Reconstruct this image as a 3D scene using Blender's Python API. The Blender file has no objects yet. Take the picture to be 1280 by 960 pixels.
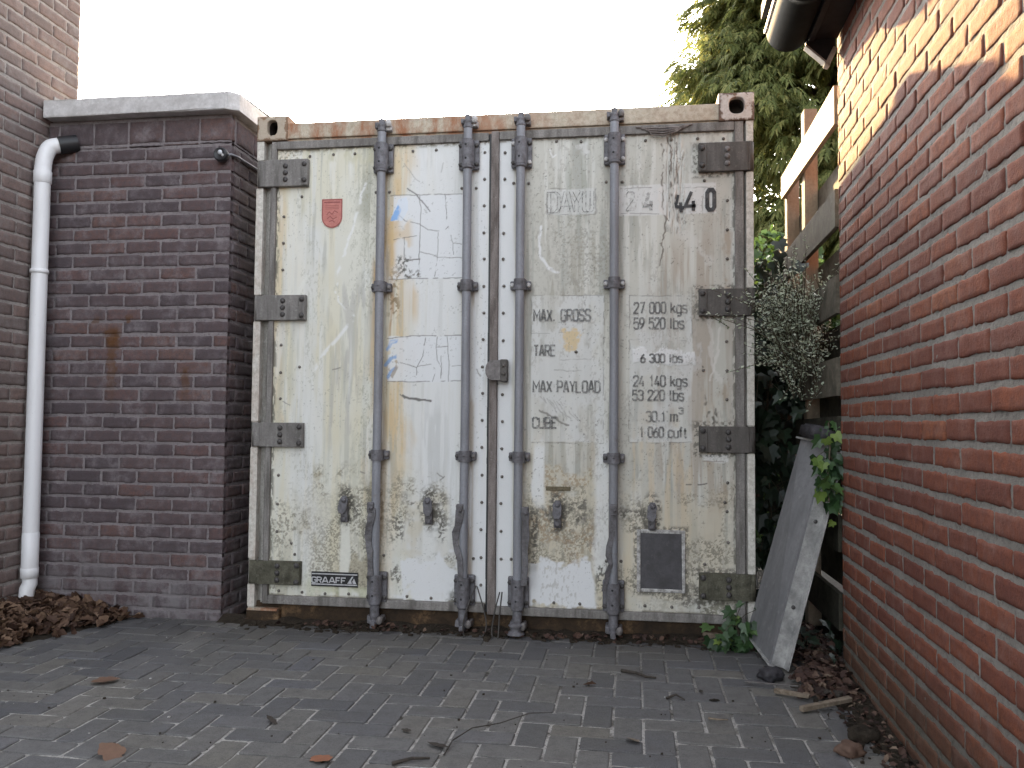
import bpy, bmesh, math, random
import numpy as np
from mathutils import Vector, Matrix, Euler

# ------------------------------------------------------------------ camera, light, exposure
sc = bpy.context.scene
C = sc.collection
random.seed(7)
cam = bpy.data.cameras.new("camera")
cam_o = bpy.data.objects.new("camera", cam); C.objects.link(cam_o)
YAW, PITCH, ROLL = 0.14514, 0.04573, 0.00818
cam_o.location = (1.8839, -3.8831, 0.9957)
_fw = Vector((-math.sin(YAW) * math.cos(PITCH), math.cos(YAW) * math.cos(PITCH), math.sin(PITCH)))
_r = Vector((math.cos(YAW), math.sin(YAW), 0)); _u = _r.cross(_fw)
_r2 = _r * math.cos(ROLL) + _u * math.sin(ROLL); _u2 = _u * math.cos(ROLL) - _r * math.sin(ROLL)
cam_o.rotation_euler = Matrix((( _r2.x, _u2.x, -_fw.x), (_r2.y, _u2.y, -_fw.y), (_r2.z, _u2.z, -_fw.z))).to_euler()
cam.sensor_fit = 'HORIZONTAL'; cam.sensor_width = 36.0; cam.lens = 36.0 * 1030.0 / 1280.0
cam.clip_start = 0.05; cam.clip_end = 2000
sc.camera = cam_o

SUN = Vector((-0.21, 1.0, 0.37)).normalized()
EL = math.asin(SUN.z); AZ = math.atan2(SUN.x, SUN.y)
world = bpy.data.worlds.new("World"); sc.world = world; world.use_nodes = True
wn = world.node_tree; bg = wn.nodes["Background"]
sky = wn.nodes.new("ShaderNodeTexSky"); sky.sky_type = 'NISHITA'; sky.sun_disc = False
sky.sun_elevation = EL; sky.sun_rotation = AZ % (2 * math.pi)
sky.air_density = 1.0; sky.dust_density = 4.0; sky.ozone_density = 1.0
hsv = wn.nodes.new("ShaderNodeHueSaturation"); hsv.inputs['Saturation'].default_value = 0.30
wn.links.new(sky.outputs[0], hsv.inputs['Color']); wn.links.new(hsv.outputs[0], bg.inputs[0]); bg.inputs[1].default_value = 0.15
sun = bpy.data.lights.new("sun", 'SUN'); sun.energy = 4.6; sun.angle = math.radians(0.6); sun.color = (1.0, 0.67, 0.30)
sun_o = bpy.data.objects.new("sun", sun); C.objects.link(sun_o); sun_o.location = SUN * 30
sun_o.rotation_euler = SUN.to_track_quat('Z', 'Y').to_euler()
sc.view_settings.view_transform = 'Standard'; sc.view_settings.look = 'None'
sc.view_settings.exposure = 2.9; sc.view_settings.gamma = 1.0; sc.view_settings.use_curve_mapping = False

# ------------------------------------------------------------------ helpers
def setp(o, label=None, cat=None, group=None, kind=None):
    if label: o['label'] = label
    if cat: o['category'] = cat
    if group: o['group'] = group
    if kind: o['kind'] = kind
    return o

def thing(name, loc, label, cat, group=None):
    o = bpy.data.objects.new(name, None); C.objects.link(o)
    o.empty_display_size = 0.2; o.location = loc
    return setp(o, label, cat, group)

PIV = {}
def pivot(o):
    return PIV.get(o.name, tuple(o.location))

class MB:
    def __init__(s): s.v = []; s.f = []; s.m = []; s.sm = []; s.cur = 0
    def add(s, verts, faces, smooth=False, m=None):
        b = len(s.v); s.v.extend([tuple(p) for p in verts])
        mm = s.cur if m is None else m
        for f in faces:
            s.f.append(tuple(i + b for i in f)); s.m.append(mm); s.sm.append(smooth)
    def box(s, x0, x1, y0, y1, z0, z1, b=0.0, jit=0.0, M=None, m=None):
        if x0 > x1: x0, x1 = x1, x0
        if y0 > y1: y0, y1 = y1, y0
        if z0 > z1: z0, z1 = z1, z0
        bm = bmesh.new(); bmesh.ops.create_cube(bm, size=1.0)
        for v in bm.verts:
            v.co = Vector((x0 + (v.co.x + .5) * (x1 - x0), y0 + (v.co.y + .5) * (y1 - y0), z0 + (v.co.z + .5) * (z1 - z0)))
            if jit: v.co += Vector([random.uniform(-jit, jit) for _ in range(3)])
        if b > 0:
            b = min(b, .45 * min(x1 - x0, y1 - y0, z1 - z0))
            bmesh.ops.bevel(bm, geom=list(bm.edges), offset=b, segments=2, affect='EDGES', profile=.6)
        if M is not None: bmesh.ops.transform(bm, matrix=M, verts=list(bm.verts))
        s.frombm(bm, m); bm.free()
    def frombm(s, bm, m=None, smooth=False):
        bm.verts.index_update()
        s.add([v.co for v in bm.verts], [[v.index for v in f.verts] for f in bm.faces], smooth, m)
    def tube(s, pts, r, n=10, caps=True, m=None):
        pts = [Vector(p) for p in pts]; N = len(pts)
        rr = r if isinstance(r, (list, tuple)) else [r] * N
        t0 = (pts[1] - pts[0]).normalized()
        a = Vector((0, 0, 1)) if abs(t0.z) < .9 else Vector((1, 0, 0))
        u = t0.cross(a).normalized(); vs = []
        for i, p in enumerate(pts):
            if i == 0: t = t0
            elif i == N - 1: t = (pts[i] - pts[i - 1]).normalized()
            else: t = ((pts[i + 1] - p).normalized() + (p - pts[i - 1]).normalized()).normalized()
            u = (u - t * u.dot(t)).normalized(); w = t.cross(u)
            for k in range(n):
                a = 2 * math.pi * k / n; vs.append(p + (u * math.cos(a) + w * math.sin(a)) * rr[i])
        fs = [(i * n + k, i * n + (k + 1) % n, (i + 1) * n + (k + 1) % n, (i + 1) * n + k) for i in range(N - 1) for k in range(n)]
        s.add(vs, fs, True, m)
        if caps:
            s.add(vs[:n], [tuple(range(n))[::-1]], False, m); s.add(vs[-n:], [tuple(range(n))], False, m)
    def lathe(s, prof, o, axis, n=12, m=None, smooth=True):
        axis = Vector(axis).normalized(); a = Vector((0, 0, 1)) if abs(axis.z) < .9 else Vector((1, 0, 0))
        u = axis.cross(a).normalized(); w = axis.cross(u); o = Vector(o); vs = []
        for (r, h) in prof:
            for k in range(n):
                t = 2 * math.pi * k / n; vs.append(o + axis * h + (u * math.cos(t) + w * math.sin(t)) * r)
        fs = [(i * n + k, i * n + (k + 1) % n, (i + 1) * n + (k + 1) % n, (i + 1) * n + k) for i in range(len(prof) - 1) for k in range(n)]
        s.add(vs, fs, smooth, m)
        s.add(vs[-n:], [tuple(range(n))], False, m)
    def prism(s, poly, y0, y1, m=None):            # poly in (x,z), extruded along y
        n = len(poly)
        vs = [(p[0], y0, p[1]) for p in poly] + [(p[0], y1, p[1]) for p in poly]
        fs = [tuple(range(n)), tuple(range(n, 2 * n))[::-1]] + [(i, i + n, (i + 1) % n + n, (i + 1) % n) for i in range(n)]
        s.add(vs, fs, False, m)
    def build(s, name, mats, parent=None, fixn=True):
        if not isinstance(mats, (list, tuple)): mats = [mats]
        p = pivot(parent) if parent is not None else (0, 0, 0)
        me = bpy.data.meshes.new(name)
        me.from_pydata([(v[0] - p[0], v[1] - p[1], v[2] - p[2]) for v in s.v], [], s.f)
        for mt in mats: me.materials.append(mt)
        me.polygons.foreach_set('material_index', s.m); me.polygons.foreach_set('use_smooth', s.sm)
        if fixn:
            bm = bmesh.new(); bm.from_mesh(me); bmesh.ops.recalc_face_normals(bm, faces=bm.faces); bm.to_mesh(me); bm.free()
        me.update()
        o = bpy.data.objects.new(name, me); C.objects.link(o)
        if parent is not None: o.parent = parent; PIV[o.name] = p
        return o

def linkcopy(o, name, loc, parent, rot=None, label=None):
    c = o.copy(); C.objects.link(c); c.name = name
    p = pivot(parent) if parent is not None else (0, 0, 0)
    c.parent = parent
    c.location = (loc[0] - p[0], loc[1] - p[1], loc[2] - p[2])
    if rot is not None: c.rotation_euler = rot
    return c

# ------------------------------------------------------------------ materials
class NT:
    def __init__(s, name):
        s.mat = bpy.data.materials.new(name); s.mat.use_nodes = True; s.t = s.mat.node_tree
        s.b = s.t.nodes["Principled BSDF"]; s.pos = s.t.nodes.new("ShaderNodeNewGeometry")
    def n(s, typ, **kw):
        nd = s.t.nodes.new(typ)
        for k, v in kw.items(): setattr(nd, k, v)
        return nd
    def l(s, a, b): s.t.links.new(a, b)
    def P(s, scale=(1, 1, 1), loc=(0, 0, 0)):
        m = s.n("ShaderNodeMapping"); s.l(s.pos.outputs['Position'], m.inputs[0])
        m.inputs['Scale'].default_value = scale; m.inputs['Location'].default_value = loc
        return m.outputs[0]
    def noise(s, scale, detail=4, rough=.6, vec=None, dist=0):
        nd = s.n("ShaderNodeTexNoise"); nd.inputs['Scale'].default_value = scale; nd.inputs['Detail'].default_value = detail
        nd.inputs['Roughness'].default_value = rough; nd.inputs['Distortion'].default_value = dist
        s.l(vec if vec is not None else s.pos.outputs['Position'], nd.inputs['Vector']); return nd.outputs['Fac']
    def ramp(s, fac, stops, interp='LINEAR'):
        r = s.n("ShaderNodeValToRGB"); r.color_ramp.interpolation = interp
        e = r.color_ramp.elements
        while len(e) < len(stops): e.new(.5)
        for i, (p, c) in enumerate(stops):
            e[i].position = p
            c = (c, c, c) if not isinstance(c, (tuple, list)) else c
            e[i].color = (*c[:3], 1)
        s.l(fac, r.inputs[0]); return r.outputs[0]
    def mix(s, fac, a, b, mode='MIX'):
        m = s.n("ShaderNodeMix", data_type='RGBA', blend_type=mode)
        for v, i in ((fac, 0), (a, 6), (b, 7)):
            if isinstance(v, (int, float)): m.inputs[i].default_value = v if i == 0 else (v, v, v, 1)
            elif isinstance(v, (tuple, list)): m.inputs[i].default_value = (*v[:3], 1)
            else: s.l(v, m.inputs[i])
        return m.outputs[2]
    def math(s, op, a, b=None, clamp=False):
        m = s.n("ShaderNodeMath", operation=op); m.use_clamp = clamp
        for v, i in ((a, 0), (b, 1)):
            if v is None: continue
            if isinstance(v, (int, float)): m.inputs[i].default_value = v
            else: s.l(v, m.inputs[i])
        return m.outputs[0]
    def sep(s):
        x = s.n("ShaderNodeSeparateXYZ"); s.l(s.pos.outputs['Position'], x.inputs[0]); return x.outputs
    def smooth(s, v, a, b):
        m = s.n("ShaderNodeMapRange", interpolation_type='SMOOTHSTEP'); s.l(v, m.inputs[0])
        m.inputs[1].default_value = a; m.inputs[2].default_value = b; return m.outputs[0]
    def island(s): return s.pos.outputs['Random Per Island']
    def fin(s, col, rough=.7, bump=None, bstr=.3, bdist=.004, metal=0, spec=.4):
        if isinstance(col, (tuple, list)): s.b.inputs['Base Color'].default_value = (*col[:3], 1)
        else: s.l(col, s.b.inputs['Base Color'])
        if isinstance(rough, (int, float)): s.b.inputs['Roughness'].default_value = rough
        else: s.l(rough, s.b.inputs['Roughness'])
        s.b.inputs['Metallic'].default_value = metal; s.b.inputs['Specular IOR Level'].default_value = spec
        if bump is not None:
            b = s.n("ShaderNodeBump"); b.inputs['Strength'].default_value = bstr; b.inputs['Distance'].default_value = bdist
            s.l(bump, b.inputs['Height']); s.l(b.outputs[0], s.b.inputs['Normal'])
        return s.mat

def worn(name, base, dark, light=None, scale=25, rough=.65, amt=.6, spec=.35, metal=0, streak=False, bstr=.25):
    t = NT(name)
    v = t.P((1, 1, .18)) if streak else None
    a = t.noise(scale, 6, .65, v); b = t.noise(scale * 6, 4, .7)
    col = t.mix(t.ramp(a, [(.38, 0), (.68, 1)]), base, dark)
    if light is not None: col = t.mix(t.math('MULTIPLY', t.ramp(t.noise(scale * 2.3, 5, .7), [(.58, 0), (.70, 1)]), amt), col, light)
    col = t.mix(t.math('MULTIPLY', t.ramp(b, [(.35, 1), (.55, 0)]), .45), col, dark)
    return t.fin(col, rough, b, bstr, .003, metal, spec)

def flat(name, col, rough=.6, bs=60, var=.15, spec=.4, metal=0):
    t = NT(name); a = t.noise(bs, 4, .6)
    c = t.mix(t.ramp(a, [(.3, 0), (.7, 1)]), tuple(x * (1 - var) for x in col), tuple(min(1, x * (1 + var)) for x in col))
    return t.fin(c, rough, a, .12, .002, metal, spec)

def brick_mat(name, cols, pale, pale_amt, grime, rust=None, moss=None):
    t = NT(name)
    col = t.ramp(t.island(), cols)
    n1 = t.noise(38, 6, .7); n2 = t.noise(170, 4, .75); n3 = t.noise(6, 4, .6); n4 = t.noise(14, 6, .7)
    col = t.mix(t.math('MULTIPLY', t.ramp(n1, [(.38, 0), (.62, 1)]), .7), col, grime)
    col = t.mix(t.math('MULTIPLY', t.ramp(n2, [(.30, 1), (.46, 0)]), .6), col, tuple(c * .35 for c in grime))
    pm = t.math('MULTIPLY', t.ramp(n4, [(.44, 0), (.66, 1)]), t.ramp(n3, [(.42, 0), (.58, 1)]))
    col = t.mix(t.math('MULTIPLY', pm, pale_amt), col, pale)
    xyz = t.sep()
    if rust: col = rust(t, col, xyz)
    if moss: col = moss(t, col, xyz)
    h = t.math('ADD', t.math('MULTIPLY', n2, .5), n1)
    return t.fin(col, .9, h, .8, .005, 0, .15)

def mortar_mat(name, a, b, moss=None, rust=None):
    t = NT(name); n1 = t.noise(60, 6, .75); n2 = t.noise(5, 4, .6); n3 = t.noise(260, 3, .7)
    col = t.mix(t.ramp(n2, [(.35, 0), (.65, 1)]), a, b)
    col = t.mix(t.math('MULTIPLY', t.ramp(n1, [(.32, 1), (.5, 0)]), .6), col, tuple(c * .35 for c in a))
    col = t.mix(t.math('MULTIPLY', t.ramp(n3, [(.60, 0), (.75, 1)]), .5), col, tuple(min(1, c * 1.7) for c in b))
    xyz = t.sep()
    if rust: col = rust(t, col, xyz)
    if moss: col = moss(t, col, xyz)
    return t.fin(col, .95, t.math('ADD', n1, t.math('MULTIPLY', n3, .5)), .8, .006, 0, .1)

def rust_pier(t, col, xyz):
    wob = t.math('MULTIPLY', t.math('SUBTRACT', t.noise(22, 5, .7), .5), .10)
    x = t.math('ADD', xyz[0], wob); z = xyz[2]
    def blob(x0, w, z0, z1, s, amt):
        dx = t.math('ABSOLUTE', t.math('SUBTRACT', x, x0))
        m = t.math('SUBTRACT', 1, t.smooth(dx, w * .4, w))
        m = t.math('MULTIPLY', m, t.smooth(z, z0, z0 + s)); m = t.math('MULTIPLY', m, t.math('SUBTRACT', 1, t.smooth(z, z1 - .03, z1)))
        return t.math('MULTIPLY', m, amt)
    tot = None
    for a in ((-.762, .055, 1.32, 1.475, .06, .95), (-.765, .035, 1.0, 1.40, .30, .75), (-.355, .03, 1.02, 1.27, .22, .7), (-.355, .028, 1.17, 1.27, .03, .5), (-.86, .02, 1.48, 1.53, .01, .7), (-.675, .022, 1.48, 1.54, .01, .8)):
        b = blob(*a); tot = b if tot is None else t.math('MAXIMUM', tot, b)
    tot = t.math('MULTIPLY', tot, t.ramp(t.noise(30, 5, .7), [(.25, .5), (.6, 1)]))
    return t.mix(t.math('MULTIPLY', tot, .95), col, (.105, .047, .016))
def pale_foot(t, col, xyz):                         # salts rising at the wall's foot
    m = t.math('MULTIPLY', t.math('SUBTRACT', 1, t.smooth(xyz[2], .05, .42)), t.ramp(t.noise(7, 6, .7), [(.40, 0), (.60, 1)]))
    return t.mix(t.math('MULTIPLY', m, .75), col, (.20, .185, .19))
def moss_foot(t, col, xyz):
    h = t.math('ADD', xyz[2], t.math('MULTIPLY', t.math('SUBTRACT', t.noise(4, 4, .6), .5), .35))
    m = t.math('SUBTRACT', 1, t.smooth(h, .05, .42))
    return t.mix(t.math('MULTIPLY', m, .55), col, (.055, .05, .032))

M = {}
M['pier_brick'] = brick_mat('dark_brick', [(0, (.080, .063, .067)), (.35, (.103, .075, .077)), (.7, (.118, .081, .079)), (.88, (.140, .082, .075)), (1, (.148, .090, .077))], (.25, .225, .235), .55, (.085, .072, .078), rust_pier, pale_foot)
M['pier_mortar'] = mortar_mat('dark_mortar', (.20, .178, .182), (.255, .228, .232), pale_foot, rust_pier)
M['house_brick'] = brick_mat('house_brick', [(0, (.15, .115, .105)), (.5, (.18, .13, .118)), (1, (.21, .145, .125))], (.27, .25, .24), .4, (.13, .105, .10))
M['house_mortar'] = mortar_mat('house_mortar', (.26, .235, .22), (.34, .31, .29))
M['red_brick'] = brick_mat('red_brick', [(0, (.140, .052, .037)), (.4, (.195, .068, .041)), (.75, (.228, .077, .042)), (.9, (.150, .060, .047)), (1, (.265, .096, .048))], (.28, .17, .14), .35, (.125, .052, .042), None, moss_foot)
M['red_mortar'] = mortar_mat('grey_mortar', (.20, .186, .168), (.265, .248, .225), moss_foot)
M['concrete'] = worn('coping_concrete', (.60, .585, .58), (.40, .385, .375), (.68, .67, .67), 14, .9, .6, .2)
M['coping_under'] = M['concrete']
M['pvc'] = flat('white_pipe', (.70, .70, .71), .38, 30, .05, .5)
def pvc():
    t = NT('white_pvc'); n = t.noise(9, 5, .7, t.P((1, 1, .25))); n2 = t.noise(120, 3, .7)
    c = t.mix(t.math('MULTIPLY', t.ramp(n, [(.5, 0), (.75, 1)]), .35), (.72, .72, .73), (.45, .43, .40))
    c = t.mix(t.math('MULTIPLY', t.ramp(n2, [(.66, 0), (.74, 1)]), .5), c, (.25, .22, .2))
    return t.fin(c, .4, n2, .05, .001, 0, .5)
M['pvc'] = pvc()
M['black'] = flat('black_plastic', (.018, .018, .02), .45)
M['rubber'] = worn('grey_rubber', (.27, .255, .24), (.10, .092, .083), (.40, .385, .36), 22, .85, .5, .2, 0, True)
M['rubber_red'] = worn('reddish_rubber', (.25, .22, .205), (.09, .075, .067), (.38, .34, .315), 30, .85, .5, .2, 0, True)
M['hinge'] = worn('hinge_steel', (.235, .222, .21), (.10, .093, .085), (.36, .35, .33), 22, .6, .5, .4, 0, True)
M['hinge_dark'] = worn('hinge_steel_dark', (.11, .10, .092), (.05, .044, .038), (.20, .18, .16), 22, .6, .5, .4, 0, True)
M['hinge_moss'] = worn('hinge_steel_mossy', (.12, .115, .085), (.045, .042, .03), (.22, .21, .17), 26, .8, .6, .25)
M['bar'] = worn('bar_paint', (.25, .258, .285), (.17, .172, .185), (.13, .09, .07), 16, .45, .35, .45, 0, True, .1)
M['bracket'] = worn('bracket_paint', (.17, .168, .185), (.075, .07, .072), (.26, .24, .24), 40, .55, .4, .4)
M['handle'] = worn('handle_steel', (.145, .14, .15), (.06, .055, .055), (.24, .2, .18), 45, .55, .4, .4)
M['bright_bolt'] = worn('bright_bolt', (.55, .55, .55), (.25, .22, .2), None, 120, .45, .5, .5)
M['bolt'] = worn('dark_bolt', (.085, .08, .08), (.03, .026, .022), (.22, .2, .19), 120, .5, .5, .4)
M['rivet'] = worn('rivet_steel', (.20, .185, .165), (.07, .06, .05), (.34, .33, .30), 150, .5, .6, .4)
M['zinc'] = worn('zinc_sheet', (.215, .215, .22), (.13, .13, .135), (.30, .295, .29), 7, .6, .5, .4, 0, True)
M['zinc_flange'] = worn('zinc_flange', (.42, .415, .40), (.20, .20, .195), (.54, .53, .52), 14, .6, .5, .35)
M['dark_plastic'] = worn('dark_cap', (.055, .052, .058), (.015, .014, .016), (.08, .075, .08), 30, .6)
M['wood_new'] = worn('pale_board', (.36, .29, .22), (.22, .17, .12), (.48, .42, .34), 9, .8, .4, .2)
M['wood_old'] = worn('grey_board', (.16, .14, .11), (.07, .065, .05), (.26, .24, .20), 12, .9, .5, .15)
M['wood_shaded'] = worn('mossy_shaded_board', (.055, .052, .040), (.022, .021, .016), (.09, .085, .065), 12, .95, .4, .1)  # mossy wood, darkened further to put the gap's shade into its colour
M['post'] = worn('fence_post', (.30, .25, .19), (.17, .135, .10), (.38, .33, .26), 14, .85, .4, .15, 0, True)
M['gutter'] = flat('gutter_dark', (.012, .015, .016), .8, 20, .2, .05)
M['gutter_lip'] = worn('gutter_lip', (.19, .13, .10), (.10, .07, .055), None, 20, .45)  # paler than the gutter: the sun's highlight along the lip is in the colour
M['fascia'] = flat('fascia_dark', (.016, .016, .018), .7, 20, .3, .2)
M['trim'] = worn('pale_trim', (.42, .39, .35), (.24, .21, .18), None, 30, .7)
M['roof'] = worn('roof_felt', (.05, .05, .052), (.025, .025, .026), None, 10, .9)
def frame_mat(name, base, rust_amt, dirt):
    t = NT(name); xyz = t.sep()
    n = t.noise(9, 6, .7, t.P((1, 1, .35))); n2 = t.noise(45, 5, .7); n3 = t.noise(150, 3, .7)
    c = t.mix(t.math('MULTIPLY', t.ramp(n2, [(.42, 0), (.66, 1)]), .6), base, dirt)
    left = t.math('SUBTRACT', 1, t.smooth(xyz[0], .9, 1.9))
    m = t.math('MULTIPLY', t.ramp(n, [(.42, 0), (.58, 1)]), t.math('ADD', t.math('MULTIPLY', left, .8), .12))
    c = t.mix(t.math('MULTIPLY', m, rust_amt), c, (.30, .13, .065))
    c = t.mix(t.math('MULTIPLY', t.ramp(n3, [(.60, 0), (.72, 1)]), .6 * rust_amt + .1), c, (.12, .05, .03))
    c = t.mix(t.math('MULTIPLY', t.ramp(n3, [(.28, 1), (.40, 0)]), .6), c, (.08, .07, .06))
    return t.fin(c, .75, n2, .3, .003, 0, .25)
M['frame'] = frame_mat('rusty_frame_paint', (.50, .445, .355), 1.0, (.24, .19, .13))
def casting_mat(name, cx, cz, hw, hh, base, rim, k0):
    t = NT(name); xyz = t.sep(); n = t.noise(26, 5, .7); n2 = t.noise(90, 4, .7)
    dx = t.math('DIVIDE', t.math('ABSOLUTE', t.math('SUBTRACT', xyz[0], cx)), hw); dz = t.math('DIVIDE', t.math('ABSOLUTE', t.math('SUBTRACT', xyz[2], cz)), hh)
    e = t.math('ADD', t.math('MAXIMUM', dx, dz), t.math('MULTIPLY', t.math('SUBTRACT', n, .5), 1.1))
    c = t.mix(t.math('MULTIPLY', t.ramp(n2, [(.45, 0), (.65, 1)]), .5), base, (.34, .27, .21))
    c = t.mix(t.smooth(e, k0, k0 + .14), c, rim)
    c = t.mix(t.math('MULTIPLY', t.ramp(n, [(.58, 0), (.68, 1)]), .75), c, (.27, .15, .09))
    return t.fin(c, .75, n2, .4, .003, 0, .25)
M['casting'] = None
M['post_white'] = frame_mat('post_paint', (.62, .60, .55), .28, (.30, .28, .23))
M['casting'] = casting_mat('casting_paint', .081, 2.466, .081, .064, (.42, .36, .285), (.20, .13, .085), .80)
M['casting_grey'] = casting_mat('casting_paint_grey', 2.362, 2.470, .081, .066, (.52, .475, .44), (.13, .085, .065), .80)
M['casting_hole'] = worn('casting_inside', (.06, .05, .042), (.025, .02, .018), None, 30, .8)
M['channel'] = worn('channel_grime', (.34, .325, .30), (.11, .10, .085), (.46, .45, .43), 12, .8, .5, .2, 0, True)
M['body'] = worn('container_side', (.55, .54, .5), (.34, .31, .26), None, 4, .6, .5, .3, 0, True)
def sill():
    t = NT('rusty_sill'); n = t.noise(10, 6, .7); n2 = t.noise(70, 4, .7)
    c = t.ramp(n, [(.34, (.028, .021, .016)), (.56, (.06, .040, .025)), (.68, (.16, .10, .055)), (.84, (.28, .21, .135))])
    c = t.mix(t.math('MULTIPLY', t.ramp(n2, [(.34, 1), (.5, 0)]), .7), c, (.03, .022, .016))
    return t.fin(c, .9, n2, .5, .005, 0, .15)
M['sill'] = sill()
def paver():
    t = NT('paver_concrete'); n1 = t.noise(300, 3, .75); n2 = t.noise(20, 5, .65); n3 = t.noise(1.6, 4, .6); n4 = t.noise(90, 4, .7)
    c = t.ramp(t.island(), [(0, (.098, .098, .104)), (.3, (.124, .123, .127)), (.6, (.150, .147, .144)), (.8, (.168, .159, .143)), (1, (.128, .129, .142))])
    c = t.mix(t.math('MULTIPLY', t.ramp(n3, [(.45, 0), (.65, 1)]), .35), c, (.145, .135, .108))
    c = t.mix(t.math('MULTIPLY', t.ramp(n2, [(.35, 1), (.55, 0)]), .45), c, (.08, .077, .073))
    c = t.mix(t.math('MULTIPLY', t.ramp(n1, [(.56, 0), (.70, 1)]), .5), c, (.24, .232, .22))
    c = t.mix(t.math('MULTIPLY', t.ramp(n1, [(.34, 1), (.44, 0)]), .6), c, (.04, .04, .04))
    c = t.mix(t.math('MULTIPLY', t.ramp(n4, [(.34, 1), (.48, 0)]), .35), c, (.06, .058, .055))
    xyz = t.sep()                                    # washed-out sand towards the left and near
    sm = t.math('MULTIPLY', t.math('SUBTRACT', 1, t.smooth(xyz[0], -.6, .15)), t.ramp(t.noise(3.2, 5, .7, None, 1.5), [(.50, 0), (.66, 1)]))
    c = t.mix(t.math('MULTIPLY', sm, .30), c, (.19, .18, .165))
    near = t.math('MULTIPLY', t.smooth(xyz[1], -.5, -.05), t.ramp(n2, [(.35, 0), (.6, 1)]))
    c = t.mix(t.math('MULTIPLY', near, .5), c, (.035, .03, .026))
    return t.fin(c, .85, t.math('ADD', n4, t.math('MULTIPLY', n1, .6)), .45, .003, 0, .25)
M['paver'] = paver()
def joint():
    t = NT('joint_sand'); n1 = t.noise(160, 4, .75); n2 = t.noise(9, 5, .7); xyz = t.sep()
    c = t.mix(t.ramp(n2, [(.34, 0), (.52, 1)]), (.06, .055, .046), (.42, .405, .38))
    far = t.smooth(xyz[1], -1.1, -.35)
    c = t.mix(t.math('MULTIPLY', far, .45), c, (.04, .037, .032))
    c = t.mix(t.math('MULTIPLY', t.ramp(n1, [(.35, 1), (.5, 0)]), .7), c, (.04, .037, .03))
    return t.fin(c, .95, n1, .8, .005, 0, .1)
M['joint'] = joint()
def soil(name, a, b, c3):
    t = NT(name); n1 = t.noise(120, 5, .75); n2 = t.noise(16, 5, .7)
    c = t.mix(t.ramp(n2, [(.35, 0), (.65, 1)]), a, b); c = t.mix(t.ramp(n1, [(.55, 0), (.75, 1)]), c, c3)
    return t.fin(c, .95, n1, .9, .008, 0, .1)
M['soil'] = soil('dark_soil', (.028, .023, .018), (.05, .04, .03), (.10, .08, .06))
M['ground'] = soil('yard_ground', (.10, .10, .095), (.14, .135, .125), (.2, .19, .18))
def leaf_mat(name, cols, rough=.55, spec=.35, trans=.0, glossy_back=False):
    t = NT(name); n = t.noise(60, 4, .6)
    c = t.ramp(t.island(), cols)
    c = t.mix(t.math('MULTIPLY', t.ramp(n, [(.35, 0), (.65, 1)]), .3), c, tuple(x * .55 for x in cols[0][1]))
    m = t.fin(c, rough, n, .2, .002, 0, spec)
    if trans:
        tr = t.n("ShaderNodeBsdfTranslucent"); t.l(c, tr.inputs[0]); mx = t.n("ShaderNodeMixShader"); mx.inputs[0].default_value = trans
        out = t.t.nodes["Material Output"]; t.l(t.b.outputs[0], mx.inputs[1]); t.l(tr.outputs[0], mx.inputs[2]); t.l(mx.outputs[0], out.inputs[0])
    return m
M['dead_leaf'] = leaf_mat('dead_leaves', [(0, (.045, .025, .018)), (.35, (.085, .048, .032)), (.65, (.13, .078, .05)), (.85, (.19, .12, .075)), (1, (.24, .16, .11))], .7, .25)
M['dead_leaf_red'] = leaf_mat('red_leaves', [(0, (.028, .018, .015)), (.45, (.06, .033, .026)), (.85, (.11, .065, .047)), (1, (.24, .18, .13))], .7, .25)
M['orange_leaf'] = leaf_mat('orange_leaf', [(0, (.26, .11, .06)), (1, (.30, .13, .075))], .7, .25)
M['brown_leaf'] = leaf_mat('brown_leaf', [(0, (.15, .09, .06)), (1, (.17, .10, .07))], .7, .25)
M['conifer'] = leaf_mat('conifer_sprays', [(0, (.085, .105, .035)), (.4, (.135, .16, .05)), (.75, (.19, .205, .068)), (1, (.26, .255, .095))], .6, .2, .5)
M['ivy_shaded'] = leaf_mat('ivy_shaded_leaves', [(0, (.008, .018, .010)), (.6, (.014, .030, .015)), (1, (.024, .045, .022))], .45, .4)  # darker copy of the ivy colours, with the gap's deep shade painted in
M['ivy'] = leaf_mat('ivy_leaves', [(0, (.022, .05, .02)), (.5, (.04, .085, .03)), (.85, (.06, .12, .04)), (1, (.11, .19, .05))], .4, .45, .2)
M['ivy_young'] = leaf_mat('ivy_young_leaves', [(0, (.12, .20, .045)), (1, (.22, .30, .07))], .45, .4, .25)
M['hedge'] = leaf_mat('hedge_leaves', [(0, (.03, .065, .016)), (.6, (.06, .12, .03)), (1, (.10, .18, .045))], .45, .4, .3)
M['silver'] = leaf_mat('silver_leaves', [(0, (.30, .345, .24)), (.6, (.45, .50, .375)), (1, (.62, .66, .55))], .6, .3, .2)
M['stem'] = worn('plant_stem', (.09, .075, .05), (.045, .037, .025), None, 40, .85)
M['bark'] = worn('conifer_bark', (.085, .06, .045), (.035, .026, .02), (.14, .11, .085), 12, .9)
M['twig'] = worn('dry_twig', (.06, .05, .042), (.03, .025, .02), (.12, .10, .085), 60, .9)
M['pale_wood'] = worn('pale_stick', (.26, .21, .16), (.13, .10, .07), (.36, .31, .25), 40, .9)
M['wire'] = flat('rusty_wire', (.055, .05, .045), .6)
M['glass'] = flat('lamp_lens', (.5, .52, .55), .1, 20, .1, .8)
M['plate'] = worn('grey_plate', (.085, .082, .088), (.05, .048, .05), (.13, .125, .13), 12, .6, .5, .3)
M['plate_frame'] = worn('plate_sealant', (.58, .57, .55), (.16, .15, .14), None, 45, .7)
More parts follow.
